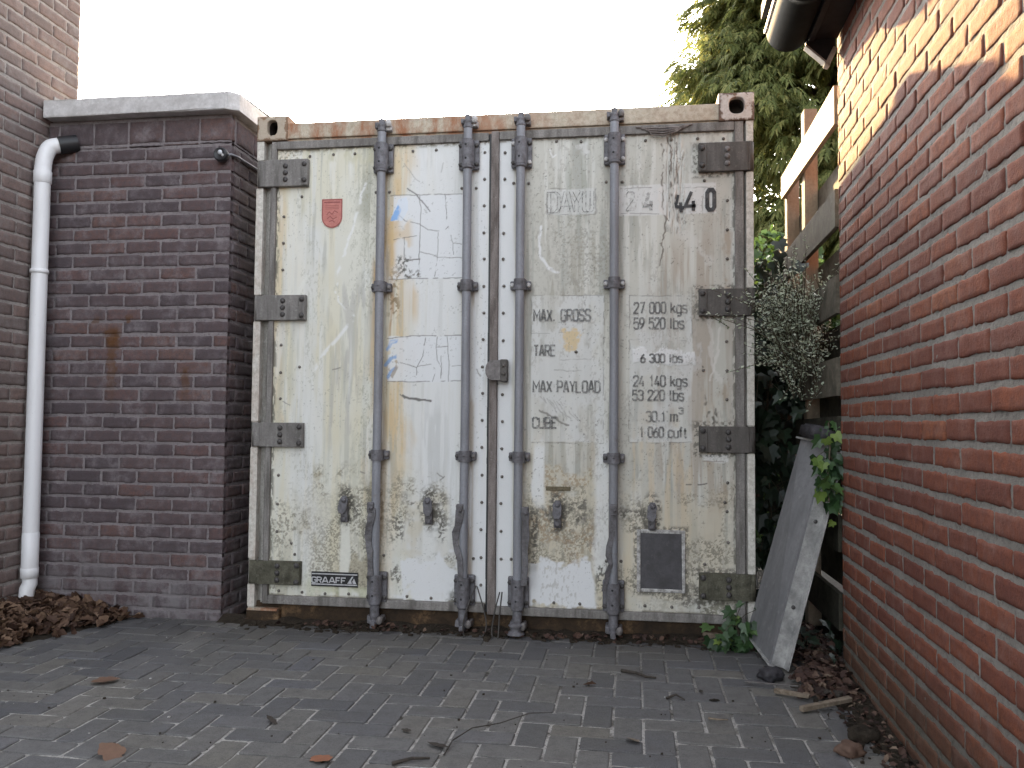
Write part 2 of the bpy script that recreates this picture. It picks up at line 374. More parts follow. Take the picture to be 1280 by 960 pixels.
M['red_sticker'] = worn('red_sticker', (.52, .20, .165), (.42, .15, .125), (.62, .36, .32), 45, .5, .6)
M['red_ink'] = worn('dark_red_ink', (.30, .09, .085), (.20, .06, .055), (.5, .22, .19), 80, .55, .6)
M['black_plate'] = worn('black_nameplate', (.022, .022, .024), (.012, .012, .012), (.06, .06, .06), 40, .45, .5)
M['silver_ink'] = worn('silver_print', (.55, .55, .56), (.36, .36, .37), None, 70, .4)
M['strip_brown'] = worn('brown_label', (.17, .14, .085), (.08, .065, .04), (.3, .27, .2), 90, .7)
M['latch_grey'] = worn('latch_grey', (.21, .195, .19), (.11, .10, .095), (.32, .30, .29), 40, .55)
def ink(name, col, alpha_lo, alpha_hi, cut0, cut1, sc_=55):
    t = NT(name); n = t.noise(sc_, 5, .75); n2 = t.noise(9, 3, .6)
    a = t.ramp(n, [(cut0, alpha_lo), (cut1, alpha_hi)])
    a = t.math('MULTIPLY', a, t.ramp(n2, [(.3, .55), (.6, 1.0)]))
    t.b.inputs['Base Color'].default_value = (*col, 1); t.b.inputs['Roughness'].default_value = .6
    t.l(a, t.b.inputs['Alpha']); return t.mat
M['ink_black'] = ink('black_ink', (.018, .018, .02), .75, 1.0, .2, .4)
M['ink_faded'] = ink('faded_ink', (.13, .13, .125), .22, .85, .32, .54)
M['ink_ghost'] = ink('ghost_ink', (.12, .12, .11), .05, .70, .40, .62)
M['blue_vinyl'] = worn('blue_vinyl', (.16, .32, .62), (.10, .22, .5), (.55, .65, .8), 60, .5, .6)
def door_mat():
    t = NT('door_paint'); at = t.n("ShaderNodeAttribute"); at.attribute_name = 'Col'
    n = t.noise(240, 4, .7); n2 = t.noise(30, 5, .65)
    c = t.mix(t.math('MULTIPLY', t.ramp(n, [(.30, 1), (.45, 0)]), .12), at.outputs['Color'], (.2, .18, .14))
    return t.fin(c, t.ramp(n2, [(.3, .45), (.7, .7)]), n2, .08, .003, 0, .35)
M['door'] = door_mat()
# ------------------------------------------------------------------ ground
g = MB(); g.add([(-300, -300, -.035), (300, -300, -.035), (300, 300, -.035), (-300, 300, -.035)], [(0, 1, 2, 3)])
setp(g.build('ground', M['ground']), kind='structure')

def pavers():
    rng = random.Random(3)
    m = MB(); U = .1005; gap = .0078
    nx0, nx1, ny0, ny1 = -13, 29, -62, 1
    ox, oy = .012, -.012
    def one(x0, x1, y0, y1):
        x0 += gap / 2 + rng.uniform(-.0008, .0012); x1 -= gap / 2 + rng.uniform(-.0008, .0012)
        y0 += gap / 2 + rng.uniform(-.0008, .0012); y1 -= gap / 2 + rng.uniform(-.0008, .0012)
        dz = rng.gauss(0, .0011); tx = rng.gauss(0, .006); ty = rng.gauss(0, .006)
        cx, cy = (x0 + x1) / 2, (y0 + y1) / 2
        def zz(x, y): return dz + (x - cx) * tx + (y - cy) * ty
        b = .0035; c = .006
        def ring(ins, cut, z):
            a0, a1, b0, b1 = x0 + ins, x1 - ins, y0 + ins, y1 - ins
            p = [(a0 + cut, b0), (a1 - cut, b0), (a1, b0 + cut), (a1, b1 - cut), (a1 - cut, b1), (a0 + cut, b1), (a0, b1 - cut), (a0, b0 + cut)]
            return [(x, y, z + zz(x, y)) for x, y in p]
        vs = ring(0, c, -.030) + ring(0, c, -.004) + ring(b * .45, c, -.0012) + ring(b * 1.4, c, 0)
        fs = []
        for k in range(3):
            for i in range(8): fs.append((k * 8 + i, k * 8 + (i + 1) % 8, k * 8 + 8 + (i + 1) % 8, k * 8 + 8 + i))
        fs.append(tuple(range(24, 32))); m.add(vs, fs)
    for y in range(ny0, ny1):
        for x in range(nx0, nx1):
            r = (x + y) % 4
            if r == 0:
                one(ox + x * U, ox + (x + 2) * U, oy + y * U, oy + (y + 1) * U)
            elif r == 2 and y + 2 <= ny1:
                one(ox + x * U, ox + (x + 1) * U, oy + y * U, oy + (y + 2) * U)
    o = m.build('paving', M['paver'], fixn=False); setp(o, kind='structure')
    # sand bed showing in the joints
    j = MB(); n = 0; vs = []; fs = []
    X = np.arange(-1.35, 2.96, .05); Y = np.arange(-6.3, .16, .05)
    for yy in Y:
        for xx in X: vs.append((xx, yy, -.0046 + rng.uniform(-.0020, .0020)))
    w = len(X)
    for i in range(len(Y) - 1):
        for k in range(w - 1): fs.append((i * w + k, i * w + k + 1, (i + 1) * w + k + 1, (i + 1) * w + k))
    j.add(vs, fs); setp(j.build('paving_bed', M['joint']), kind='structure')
pavers()

# ------------------------------------------------------------------ brickwork
def bricks(mb, P, u, nrm, length, z0, z1, L, H, jb, jh, seed, phase=0.0, hi=True, mdepth=.0036, depth=.03, mi_b=0, mi_m=1, mstep=.03, round_=.0025, ragged=.0016, mnoise=.0006):
    """running bond on the vertical plane through P along u, facing nrm"""
    rng = random.Random(seed); P = Vector(P); u = Vector(u); nrm = Vector(nrm); up = Vector((0, 0, 1))
    row = 0; z = z0
    while z < z1 - .012:
        h = min(H, z1 - z) - jb
        x = -L + (phase + (.5 if row % 2 else 0)) % 1.0 * L
        while x < length:
            a = max(x, 0) + (jh / 2 if x > 0 else 0); b = min(x + L, length) - (jh / 2 if x + L < length else 0)
            if b - a > .02:
                off = max(-.001, rng.gauss(.0002, .0008)); tilt = rng.gauss(0, .003); sag = rng.gauss(0, .0012)
                l = b - a; a += rng.uniform(-.0012, .0012); b += rng.uniform(-.0012, .0012)
                hb = h + rng.uniform(-.0025, .0015); zb = z + sag
                nu = max(2, int(round(l / .022))) if hi else 2; nv = 4 if hi else 2
                us = [0, round_ / l] + [i / nu for i in range(1, nu)] + [1 - round_ / l, 1] if hi else [0, .04, .96, 1]
                vsn = [0, round_ / hb] + [i / nv for i in range(1, nv)] + [1 - round_ / hb, 1] if hi else [0, .1, .9, 1]
                W, V = len(us), len(vsn); vs = []
                for j, tv in enumerate(vsn):
                    for i, tu in enumerate(us):
                        edge = (i in (0, W - 1)) + (j in (0, V - 1))
                        d = off + tilt * (tu - .5) * l + (rng.gauss(0, .0004) if not edge else 0)
                        ru = rz = 0
                        if edge:
                            d -= round_ * .8 + abs(rng.gauss(0, ragged)) * .6
                            if i in (0, W - 1): ru = rng.gauss(0, ragged)
                            if j in (0, V - 1): rz = rng.gauss(0, ragged)
                            if edge == 2: d -= round_ * .5; ru += (round_ * .5 if i == 0 else -round_ * .5); rz += (round_ * .4 if j == 0 else -round_ * .4)
                        vs.append(P + u * (a + tu * (b - a) + ru) + up * (zb + tv * hb + rz) + nrm * d)
                fs = [(j * W + i, j * W + i + 1, (j + 1) * W + i + 1, (j + 1) * W + i) for j in range(V - 1) for i in range(W - 1)]
                ringi = [i for i in range(W)] + [j * W + W - 1 for j in range(1, V)] + [(V - 1) * W + i for i in range(W - 2, -1, -1)] + [j * W for j in range(V - 2, 0, -1)]
                k0 = len(vs); n = len(ringi)
                for q in ringi: vs.append(Vector(vs[q]) - nrm * depth)
                fs += [(ringi[q], k0 + q, k0 + (q + 1) % n, ringi[(q + 1) % n]) for q in range(n)]
                mb.add(vs, fs, hi, mi_b)
            x += L
        z += H; row += 1
    nx = max(1, int(length / mstep)); nz = max(1, int((z1 - z0) / mstep)); vs = []
    for j in range(nz + 1):
        for i in range(nx + 1):
            e = 0 if i in (0, nx) or j in (0, nz) else rng.gauss(0, mnoise)
            vs.append(P + u * (length * i / nx) + up * (z0 + (z1 - z0) * j / nz) - nrm * (mdepth + e))
    w = nx + 1
    mb.add(vs, [(j * w + i, j * w + i + 1, (j + 1) * w + i + 1, (j + 1) * w + i) for j in range(nz) for i in range(nx)], False, mi_m)

# garage with the brick pier front
garage = thing('brick_garage', (-.65, 0, 0), 'low dark purple brick outbuilding with a pale concrete coping and rust stains', 'garage')
mb = MB()
bricks(mb, (-1.16, 0, 0), (1, 0, 0), (0, -1, 0), 1.023, -.02, 2.42, .197, .0692, .0135, .011, 11, .80)
bricks(mb, (-.137, .034, 0), (0, 1, 0), (1, 0, 0), 1.2, -.02, 2.42, .197, .0692, .0135, .011, 12, .35)
bricks(mb, (-1.16, 0, 0), (1, 0, 0), (0, -1, 0), 1.023, 2.42, 2.552, .197, .128, .014, .011, 13, .3)
bricks(mb, (-.137, .034, 0), (0, 1, 0), (1, 0, 0), 1.2, 2.42, 2.552, .197, .128, .014, .011, 14, .1)
mb.box(-1.16, -.15, .035, 1.234, -.03, 2.545, m=1)
mb.box(-4.0, -.14, 1.236, 6.0, -.03, 2.545, m=0)
mb.build('wall', [M['pier_brick'], M['pier_mortar']], garage, fixn=False)
mb = MB()
mb.prism([(0, 0), (1, 0), (1, 1), (0, 1)], 0, 1) if False else None
# coping slab: front run and right-hand run with a mitred corner
poly = [(-1.152, -.065), (-.135, -.065), (-.085, -.02), (-.075, 1.25), (-.26, 1.25), (-.26, .2), (-1.152, .2)]
bm = bmesh.new()
vv = [bm.verts.new((x, y, 2.556)) for x, y in poly]; f0 = bm.faces.new(vv)
ex = bmesh.ops.extrude_face_region(bm, geom=[f0]); 
for e in ex['geom']:
    if isinstance(e, bmesh.types.BMVert): e.co.z += .088
bmesh.ops.bevel(bm, geom=[e for e in bm.edges], offset=.006, segments=2, affect='EDGES', profile=.6)
bmesh.ops.triangulate(bm, faces=[f for f in bm.faces if len(f.verts) > 4])
bmesh.ops.subdivide_edges(bm, edges=[e for e in bm.edges if e.calc_length() > .2], cuts=5, use_grid_fill=False)
for v in bm.verts: v.co += Vector((random.gauss(0, .0012), random.gauss(0, .0015), random.gauss(0, .0018)))
mb.frombm(bm); bm.free(); mb.build('coping', M['concrete'], garage)
mb = MB(); mb.box(-4.0, -.27, .21, 6.0, 2.55, 2.60); mb.build('roof', M['roof'], garage)
mb = MB(); mb.tube([(-.145, -.045, 2.650), (-.10, .02, 2.652), (-.082, .4, 2.652), (-.08, 1.1, 2.650)], .006, 6); mb.build('trim_strip', M['wire'], garage)

# tall house on the left
house = thing('brick_house', (-3.5, -1.5, 0), 'tall grey-brown brick house wall rising past the low coping at the left edge', 'house')
mb = MB()
bricks(mb, (-1.16, -3.2, 0), (0, 1, 0), (1, 0, 0), 3.415, -.02, 5.6, .212, .0692, .0135, .009, 21, .1, True, .0034, .03, 0, 1, .08)
mb.box(-6.0, -1.17, -4.2, .213, -.03, 5.6, m=0)
mb.build('wall', [M['house_brick'], M['house_mortar']], house, fixn=False)
mb = MB(); mb.box(-6.2, -1.0, -4.4, .40, 5.6, 5.75, .02); mb.build('roof', M['roof'], house)
mb = MB()
mb.box(-1.158, -1.154, .02, .20, 2.645, 2.70); mb.build('flashing', M['zinc'], house)

# red brick shed on the right; its wall runs almost parallel to the container
A = math.atan(.023)
shed = thing('brick_shed', (4.4, -4.0, 0), 'red-orange brick building with pale grey joints and a black gutter on the right', 'building')
mb = MB()
wx, wy = 2.731, -.338
bricks(mb, (wx, wy, 0), (-math.sin(A), -math.cos(A), 0), (-math.cos(A), math.sin(A), 0), 3.4, -.02, 3.05, .199, .0697,   .0170, .0105, 31, .15, True, .0024, .04, 0, 1, .02, .0030, .0016, .0006)
Ms = Matrix.Translation((wx, wy, 0)) @ Matrix.Rotation(-A, 4, 'Z')
mb.box(.012, .30, -5.2, -.002, -.03, 3.05, M=Ms, m=1)
mb.box(.301, 4.0, -5.2, -.002, -.03, 3.05, M=Ms, m=0)
mb.build('wall', [M['red_brick'], M['red_mortar']], shed, fixn=False)
def sh(x, y, z):
    return Ms @ Vector((x, y, z))
mb = MB()
mb.box(-.125, -.10, -5.2, .0, 2.585, 2.86, .004, M=Ms); mb.box(-.10, -.003, -5.2, -.03, 2.60, 2.625, .003, M=Ms)
mb.build('fascia', M['fascia'], shed)
mb = MB()      # slanting end board closing the eave
for (x0, z0, x1, z1, wd) in ((-.135, 2.573, -.040, 2.482, .008), (-.040, 2.482, -.004, 2.555, .02)):
    d = Vector((x1 - x0, 0, z1 - z0)); L = d.length; ang = math.atan2(d.z, d.x)
    Mr = Ms @ Matrix.Translation((x0, 0, z0)) @ Matrix.Rotation(-ang, 4, 'Y')
    mb.box(0, L, -.04, .004, 0, wd, .002, M=Mr)
mb.build('end_board', M['trim'], shed)
mb = MB(); mb.add([sh(x, y, z) for y in (-.032, -.012) for x, z in ((-.13, 2.58), (-.042, 2.494), (-.012, 2.56), (-.012, 2.8), (-.13, 2.8))],
    [(0, 1, 2, 3, 4), (9, 8, 7, 6, 5)] + [(i, i + 5, (i + 1) % 5 + 5, (i + 1) % 5) for i in range(5)]); mb.build('eave_panel', M['fascia'], shed)
mb = MB()      # half-round gutter
cx, cz, R, n = -.20, 2.652, .086, 20
ys = [-.005, -.4, -.42, -.424, -.46, -.464, -2, -5.2]
rr = [R, R, R, R + .004, R + .004, R, R, R]
vs = []; fs = []
for y, r in zip(ys, rr):
    for k in range(n + 1):
        a = math.pi + math.pi * k / n; vs.append(sh(cx + r * math.cos(a), y, cz + r * math.sin(a)))
    for k in range(n, -1, -1):
        a = math.pi + math.pi * k / n; vs.append(sh(cx + (R - .003) * math.cos(a), y, cz + (R - .003) * math.sin(a)))
w = 2 * n + 2
for i in range(len(ys) - 1):
    for k in range(w): fs.append((i * w + k, i * w + (k + 1) % w, (i + 1) * w + (k + 1) % w, (i + 1) * w + k))
mb.add(vs, fs, True)
mb.add([sh(cx + R * .99 * math.cos(math.pi + math.pi * k / n), -.008, cz + R * .99 * math.sin(math.pi + math.pi * k / n)) for k in range(n + 1)], [tuple(range(n + 1))])
gut = mb.build('gutter', M['gutter'], shed)
mb = MB(); mb.tube([sh(cx - R, -.003, cz + .008), sh(cx - R, -1, cz + .008), sh(cx - R, -5.2, cz + .008)], .0105, 10)
mb.build('gutter_lip', M['gutter_lip'], gut)
mb = MB(); mb.add([sh(-.30, .05, 2.74), sh(-.30, -5.2, 2.74), sh(4.0, -5.2, 4.6), sh(4.0, .05, 4.6), sh(-.30, .05, 2.80), sh(-.30, -5.2, 2.80), sh(4.0, -5.2, 4.66), sh(4.0, .05, 4.66)],
    [(0, 1, 2, 3), (7, 6, 5, 4), (0, 4, 5, 1), (1, 5, 6, 2), (2, 6, 7, 3), (3, 7, 4, 0)])
for v in range(8): pass
mb.build('roof', M['roof'], shed)
# ------------------------------------------------------------------ the container
W, D, HT = 2.438, 6.06, 2.532
cont = thing('shipping_container', (W / 2, 0, 0), 'weathered white refrigerated shipping container with two rusty stained doors', 'container')
mb = MB(); mb.box(.012, W - .012, .115, D - .02, .02, 2.485, .004); mb.box(.035, W - .035, .05, .115, .05, 2.45)
mb.build('body', M['body'], cont)
# corner posts with cut-outs at the hinges
HZ = [(2.166, 2.302), (1.491, 1.617), (.862, .982), (.188, .306)]
for side in (0, 1):
    mb = MB(); zs = .075
    cuts = sorted(HZ)
    segs = []
    for a, b in cuts: segs.append((zs, a - .004)); zs = b + .004
    segs.append((zs, 2.41))
    for a, b in segs:
        if side == 0: mb.box(.0, .038, .004, .05, a, b, .004)
        else: mb.box(W - .034, W, .004, .05, a, b, .004)
    if side == 0: mb.box(.002, .034, .012, .12, .05, 2.41)
    else: mb.box(W - .03, W - .002, .012, .12, .05, 2.41)
    mb.build('corner_post', M['post_white'], cont)
    mb = MB()
    if side == 0: mb.box(.034, .080, .045, .06, .09, 2.41); mb.box(.058, .066, .03, .05, .09, 2.40)
    else: mb.box(2.394, W - .03, .045, .06, .09, 2.41); mb.box(2.398, 2.404, .03, .05, .09, 2.40)
    mb.build('post_channel', M['channel'], cont)
mb = MB(); mb.box(.15, 2.29, .006, .12, 2.413, 2.492, .006); mb.box(.15, 2.29, .02, .115, 2.394, 2.414)
for i in range(0): pass
mb.build('top_rail', M['frame'], cont)
mb = MB(); mb.box(.03, W - .03, .03, .13, .0, .098, .006); mb.box(.0, .17, -.004, .15, -.02, .066, .008)
mb.box(2.30, W, -.004, .15, -.02, .05, .008)
mb.build('bottom_sill', M['sill'], cont)
mb = MB(); mb.box(.005, .16, -.008, .1, .058, .068, .002); mb.build('sill_plate', M['frame'], cont)

def casting(x0, x1, z0, z1, y0, y1, hx, hz, rx, rz, mat, bev=.012):
    mb = MB(); n = 32
    def oval(t, rx_, rz_, p=2.6):
        c, s = math.cos(t), math.sin(t)
        return hx + rx_ * math.copysign(abs(c) ** (2 / p), c), hz + rz_ * math.copysign(abs(s) ** (2 / p), s)
    def rect(t):
        c, s = math.cos(t), math.sin(t); k = []
        if c > 0: k.append((x1 - hx) / c)
        if c < 0: k.append((x0 - hx) / c)
        if s > 0: k.append((z1 - hz) / s)
        if s < 0: k.append((z0 - hz) / s)
        k = min(k); return hx + c * k, hz + s * k
    ts = sorted([2 * math.pi * i / n for i in range(n)] + [math.atan2(z - hz, x - hx) % (2 * math.pi) for x in (x0, x1) for z in (z0, z1)])
    n = len(ts); R = [rect(t) for t in ts]; O = [oval(t, rx, rz) for t in ts]; O2 = [oval(t, rx * .93, rz * .93) for t in ts]
    cxm, czm = (x0 + x1) / 2, (z0 + z1) / 2
    Ri = [(cxm + (x - cxm) * (1 - bev / (x1 - x0) * 2), czm + (z - czm) * (1 - bev / (z1 - z0) * 2)) for x, z in R]
    rings = [[(x, y1, z) for x, z in R], [(x, y0 + bev, z) for x, z in R], [(x, y0 + .25 * bev, z) for x, z in [((a + c) / 2 * 1.0 + (a - c) / 2 * .55, (b + d) / 2 + (b - d) / 2 * .55) for (a, b), (c, d) in zip(R, Ri)]],
             [(x, y0, z) for x, z in Ri], [(x, y0, z) for x, z in O], [(x, y0 + .004, z) for x, z in O2], [(x, y0 + .035, z) for x, z in O2]]
    vs = [p for r in rings for p in r]
    fs = [(k * n + i, k * n + (i + 1) % n, (k + 1) * n + (i + 1) % n, (k + 1) * n + i) for k in range(len(rings) - 1) for i in range(n)]
    mb.add(vs, fs, False)
    c = mb.build('corner_casting', mat, cont)
    h = MB(); r2 = [oval(t, rx * .92, rz * .92) for t in ts]
    h.add([(x, y0 + .03, z) for x, z in r2] + [(x, y0 + .11, z) for x, z in r2], [(i, (i + 1) % n, n + (i + 1) % n, n + i) for i in range(n)] + [tuple(range(n, 2 * n))])
    h.build('lock_hole', M['casting_hole'], c)
casting(.0, .162, 2.402, 2.530, -.006, .15, .083, 2.468, .030, .042, M['casting'], .012)
casting(2.281, W + .004, 2.403, 2.536, -.008, .15, 2.362, 2.474, .038, .042, M['casting_grey'], .010)
mb = MB(); mb.box(.0, .17, D - .17, D, 2.41, 2.53, .01); mb.build('corner_casting', M['casting'], cont)
mb = MB(); mb.box(W - .17, W, D - .17, D, 2.41, 2.53, .01); mb.build('corner_casting', M['casting'], cont)
mb = MB(); mb.box(W - .03, W, .15, D - .17, 2.43, 2.505); mb.box(0, .03, .15, D - .17, 2.43, 2.505); mb.build('side_rail', M['body'], cont)

# ---- painting of the two door skins: a fine grid with its own colours (stains, scuffs, vinyl), numpy noise
class Skin:
    def __init__(s, x0, x1, z0, z1, step, seed):
        s.x0, s.x1, s.z0, s.z1 = x0, x1, z0, z1
        s.nx = int((x1 - x0) / step) + 1; s.nz = int((z1 - z0) / step) + 1
        s.x = np.linspace(x0, x1, s.nx); s.z = np.linspace(z0, z1, s.nz)
        s.X, s.Z = np.meshgrid(s.x, s.z); s.rng = np.random.default_rng(seed)
        s.c = np.ones((s.nz, s.nx, 3)); s.h = np.zeros((s.nz, s.nx))
    def vn(s, sx, sz):
        gx = int((s.x1 - s.x0) / sx) + 3; gz = int((s.z1 - s.z0) / sz) + 3
        g = s.rng.random((gz, gx)); fx = (s.x - s.x0) / sx + s.rng.random(); fz = (s.z - s.z0) / sz + s.rng.random()
        ix = np.clip(fx.astype(int), 0, gx - 2); iz = np.clip(fz.astype(int), 0, gz - 2)
        tx = np.clip(fx - ix, 0, 1); tz = np.clip(fz - iz, 0, 1); tx = tx * tx * (3 - 2 * tx); tz = (tz * tz * (3 - 2 * tz))[:, None]
        a = g[iz][:, ix] * (1 - tx) + g[iz][:, ix + 1] * tx; b = g[iz + 1][:, ix] * (1 - tx) + g[iz + 1][:, ix + 1] * tx
        return a * (1 - tz) + b * tz
    def fbm(s, sx, sz, o=4, g=.55):
        t = 0; a = 1; k = 0
        for i in range(o):
            t = t + a * s.vn(sx / 2 ** i, sz / 2 ** i); k += a; a *= g
        t = t / k
        return np.clip((t - .5) * 1.9 + .5, 0, 1)
    @staticmethod
    def ss(v, a, b):
        t = np.clip((v - a) / (b - a), 0, 1); return t * t * (3 - 2 * t)
    def blend(s, col, m):
        m = np.clip(m, 0, 1)[..., None]; s.c = s.c * (1 - m) + np.array(col) * m
    def band(s, x0, x1, z0, z1, sx=.02, sz=.05, wob=.02):
        wx = (s.fbm(.12, .25, 3) - .5) * wob * 2; wz = (s.fbm(.06, .06, 3) - .5) * wob * 3
        X = s.X + wx; Z = s.Z + wz
        return s.ss(X, x0 - sx, x0 + sx) * (1 - s.ss(X, x1 - sx, x1 + sx)) * s.ss(Z, z0 - sz, z0 + sz) * (1 - s.ss(Z, z1 - sz, z1 + sz))
    def dist(s, pts, wob=0.0):
        d = np.full(s.X.shape, 9.0); w = (s.fbm(.03, .03, 2) - .5) * wob * 2 if wob else 0
        for (ax, az), (bx, bz) in zip(pts[:-1], pts[1:]):
            m = .06
            i0 = max(0, int((min(ax, bx) - m - s.x0) / (s.x1 - s.x0) * (s.nx - 1))); i1 = min(s.nx, int((max(ax, bx) + m - s.x0) / (s.x1 - s.x0) * (s.nx - 1)) + 2)
            j0 = max(0, int((min(az, bz) - m - s.z0) / (s.z1 - s.z0) * (s.nz - 1))); j1 = min(s.nz, int((max(az, bz) + m - s.z0) / (s.z1 - s.z0) * (s.nz - 1)) + 2)
            if i1 <= i0 or j1 <= j0: continue
            X = s.X[j0:j1, i0:i1]; Z = s.Z[j0:j1, i0:i1]
            if wob: X = X + w[j0:j1, i0:i1]; Z = Z + w[j0:j1, i0:i1]
            vx, vz = bx - ax, bz - az; L = vx * vx + vz * vz + 1e-9
            t = np.clip(((X - ax) * vx + (Z - az) * vz) / L, 0, 1)
            d[j0:j1, i0:i1] = np.minimum(d[j0:j1, i0:i1], np.hypot(X - ax - t * vx, Z - az - t * vz))
        return d
    def stroke(s, pts, w, col, a=1.0, soft=.6, wob=0.002, broken=0.0):
        d = s.dist(pts, wob); m = 1 - s.ss(d, w * (1 - soft) * .5, w * .5 + .0015)
        if broken: m = m * s.ss(s.fbm(.05, .05, 3), broken - .12, broken + .12)
        s.blend(col, m * a)
    def speck(s, dens, col, a, mask, size=.008, sz=None):
        n = s.fbm(size, sz or size, 3, .7); s.blend(col, s.ss(n, 1 - dens - .10, 1 - dens + .06) * mask * a)
    def poly(s, pts, wob=.003):
        w1 = (s.fbm(.03, .03, 2) - .5) * 2 * wob; X = s.X + w1; Z = s.Z + w1; ins = np.zeros(s.X.shape, bool)
        for (x1, z1), (x2, z2) in zip(pts, pts[1:] + pts[:1]):
            c = ((z1 > Z) != (z2 > Z)) & (X < (x2 - x1) * (Z - z1) / (z2 - z1 + 1e-9) + x1); ins ^= c
        return ins.astype(float)
    def build(s, name, parent, y, mats):
        nx, nz = s.nx, s.nz
        V = np.zeros((nz, nx, 3)); p = pivot(parent)
        V[..., 0] = s.X - p[0]; V[..., 1] = y - s.h - p[1]; V[..., 2] = s.Z - p[2]
        idx = np.arange(nx * nz).reshape(nz, nx)
        F = np.stack([idx[:-1, :-1], idx[:-1, 1:], idx[1:, 1:], idx[1:, :-1]], -1).reshape(-1, 4)
        me = bpy.data.meshes.new(name); me.vertices.add(nx * nz); me.loops.add(F.size); me.polygons.add(len(F))
        me.vertices.foreach_set('co', V.reshape(-1)); me.loops.foreach_set('vertex_index', F.reshape(-1).astype(np.int32))
        me.polygons.foreach_set('loop_start', np.arange(0, F.size, 4, dtype=np.int32)); me.polygons.foreach_set('loop_total', np.full(len(F), 4, dtype=np.int32))
        me.polygons.foreach_set('use_smooth', np.ones(len(F), dtype=bool))
        at = me.color_attributes.new('Col', 'FLOAT_COLOR', 'POINT')
        cc = np.ones((nx * nz, 4)); cc[:, :3] = np.clip(s.c, 0.004, .85).reshape(-1, 3); at.data.foreach_set('color', cc.reshape(-1).astype(np.float32))
        me.update(calc_edges=True); me.validate(); me.materials.append(mats)
        o = bpy.data.objects.new(name, me); C.objects.link(o); o.parent = parent; PIV[o.name] = p
        return o
DARK = (.10, .092, .075); MOULD = (.19, .175, .135); RUST = (.36, .19, .07); RUSTL = (.58, .42, .22); CREAM = (.61, .58, .45); WHITE = (.655, .665, .665); GREY = (.42, .41, .38)

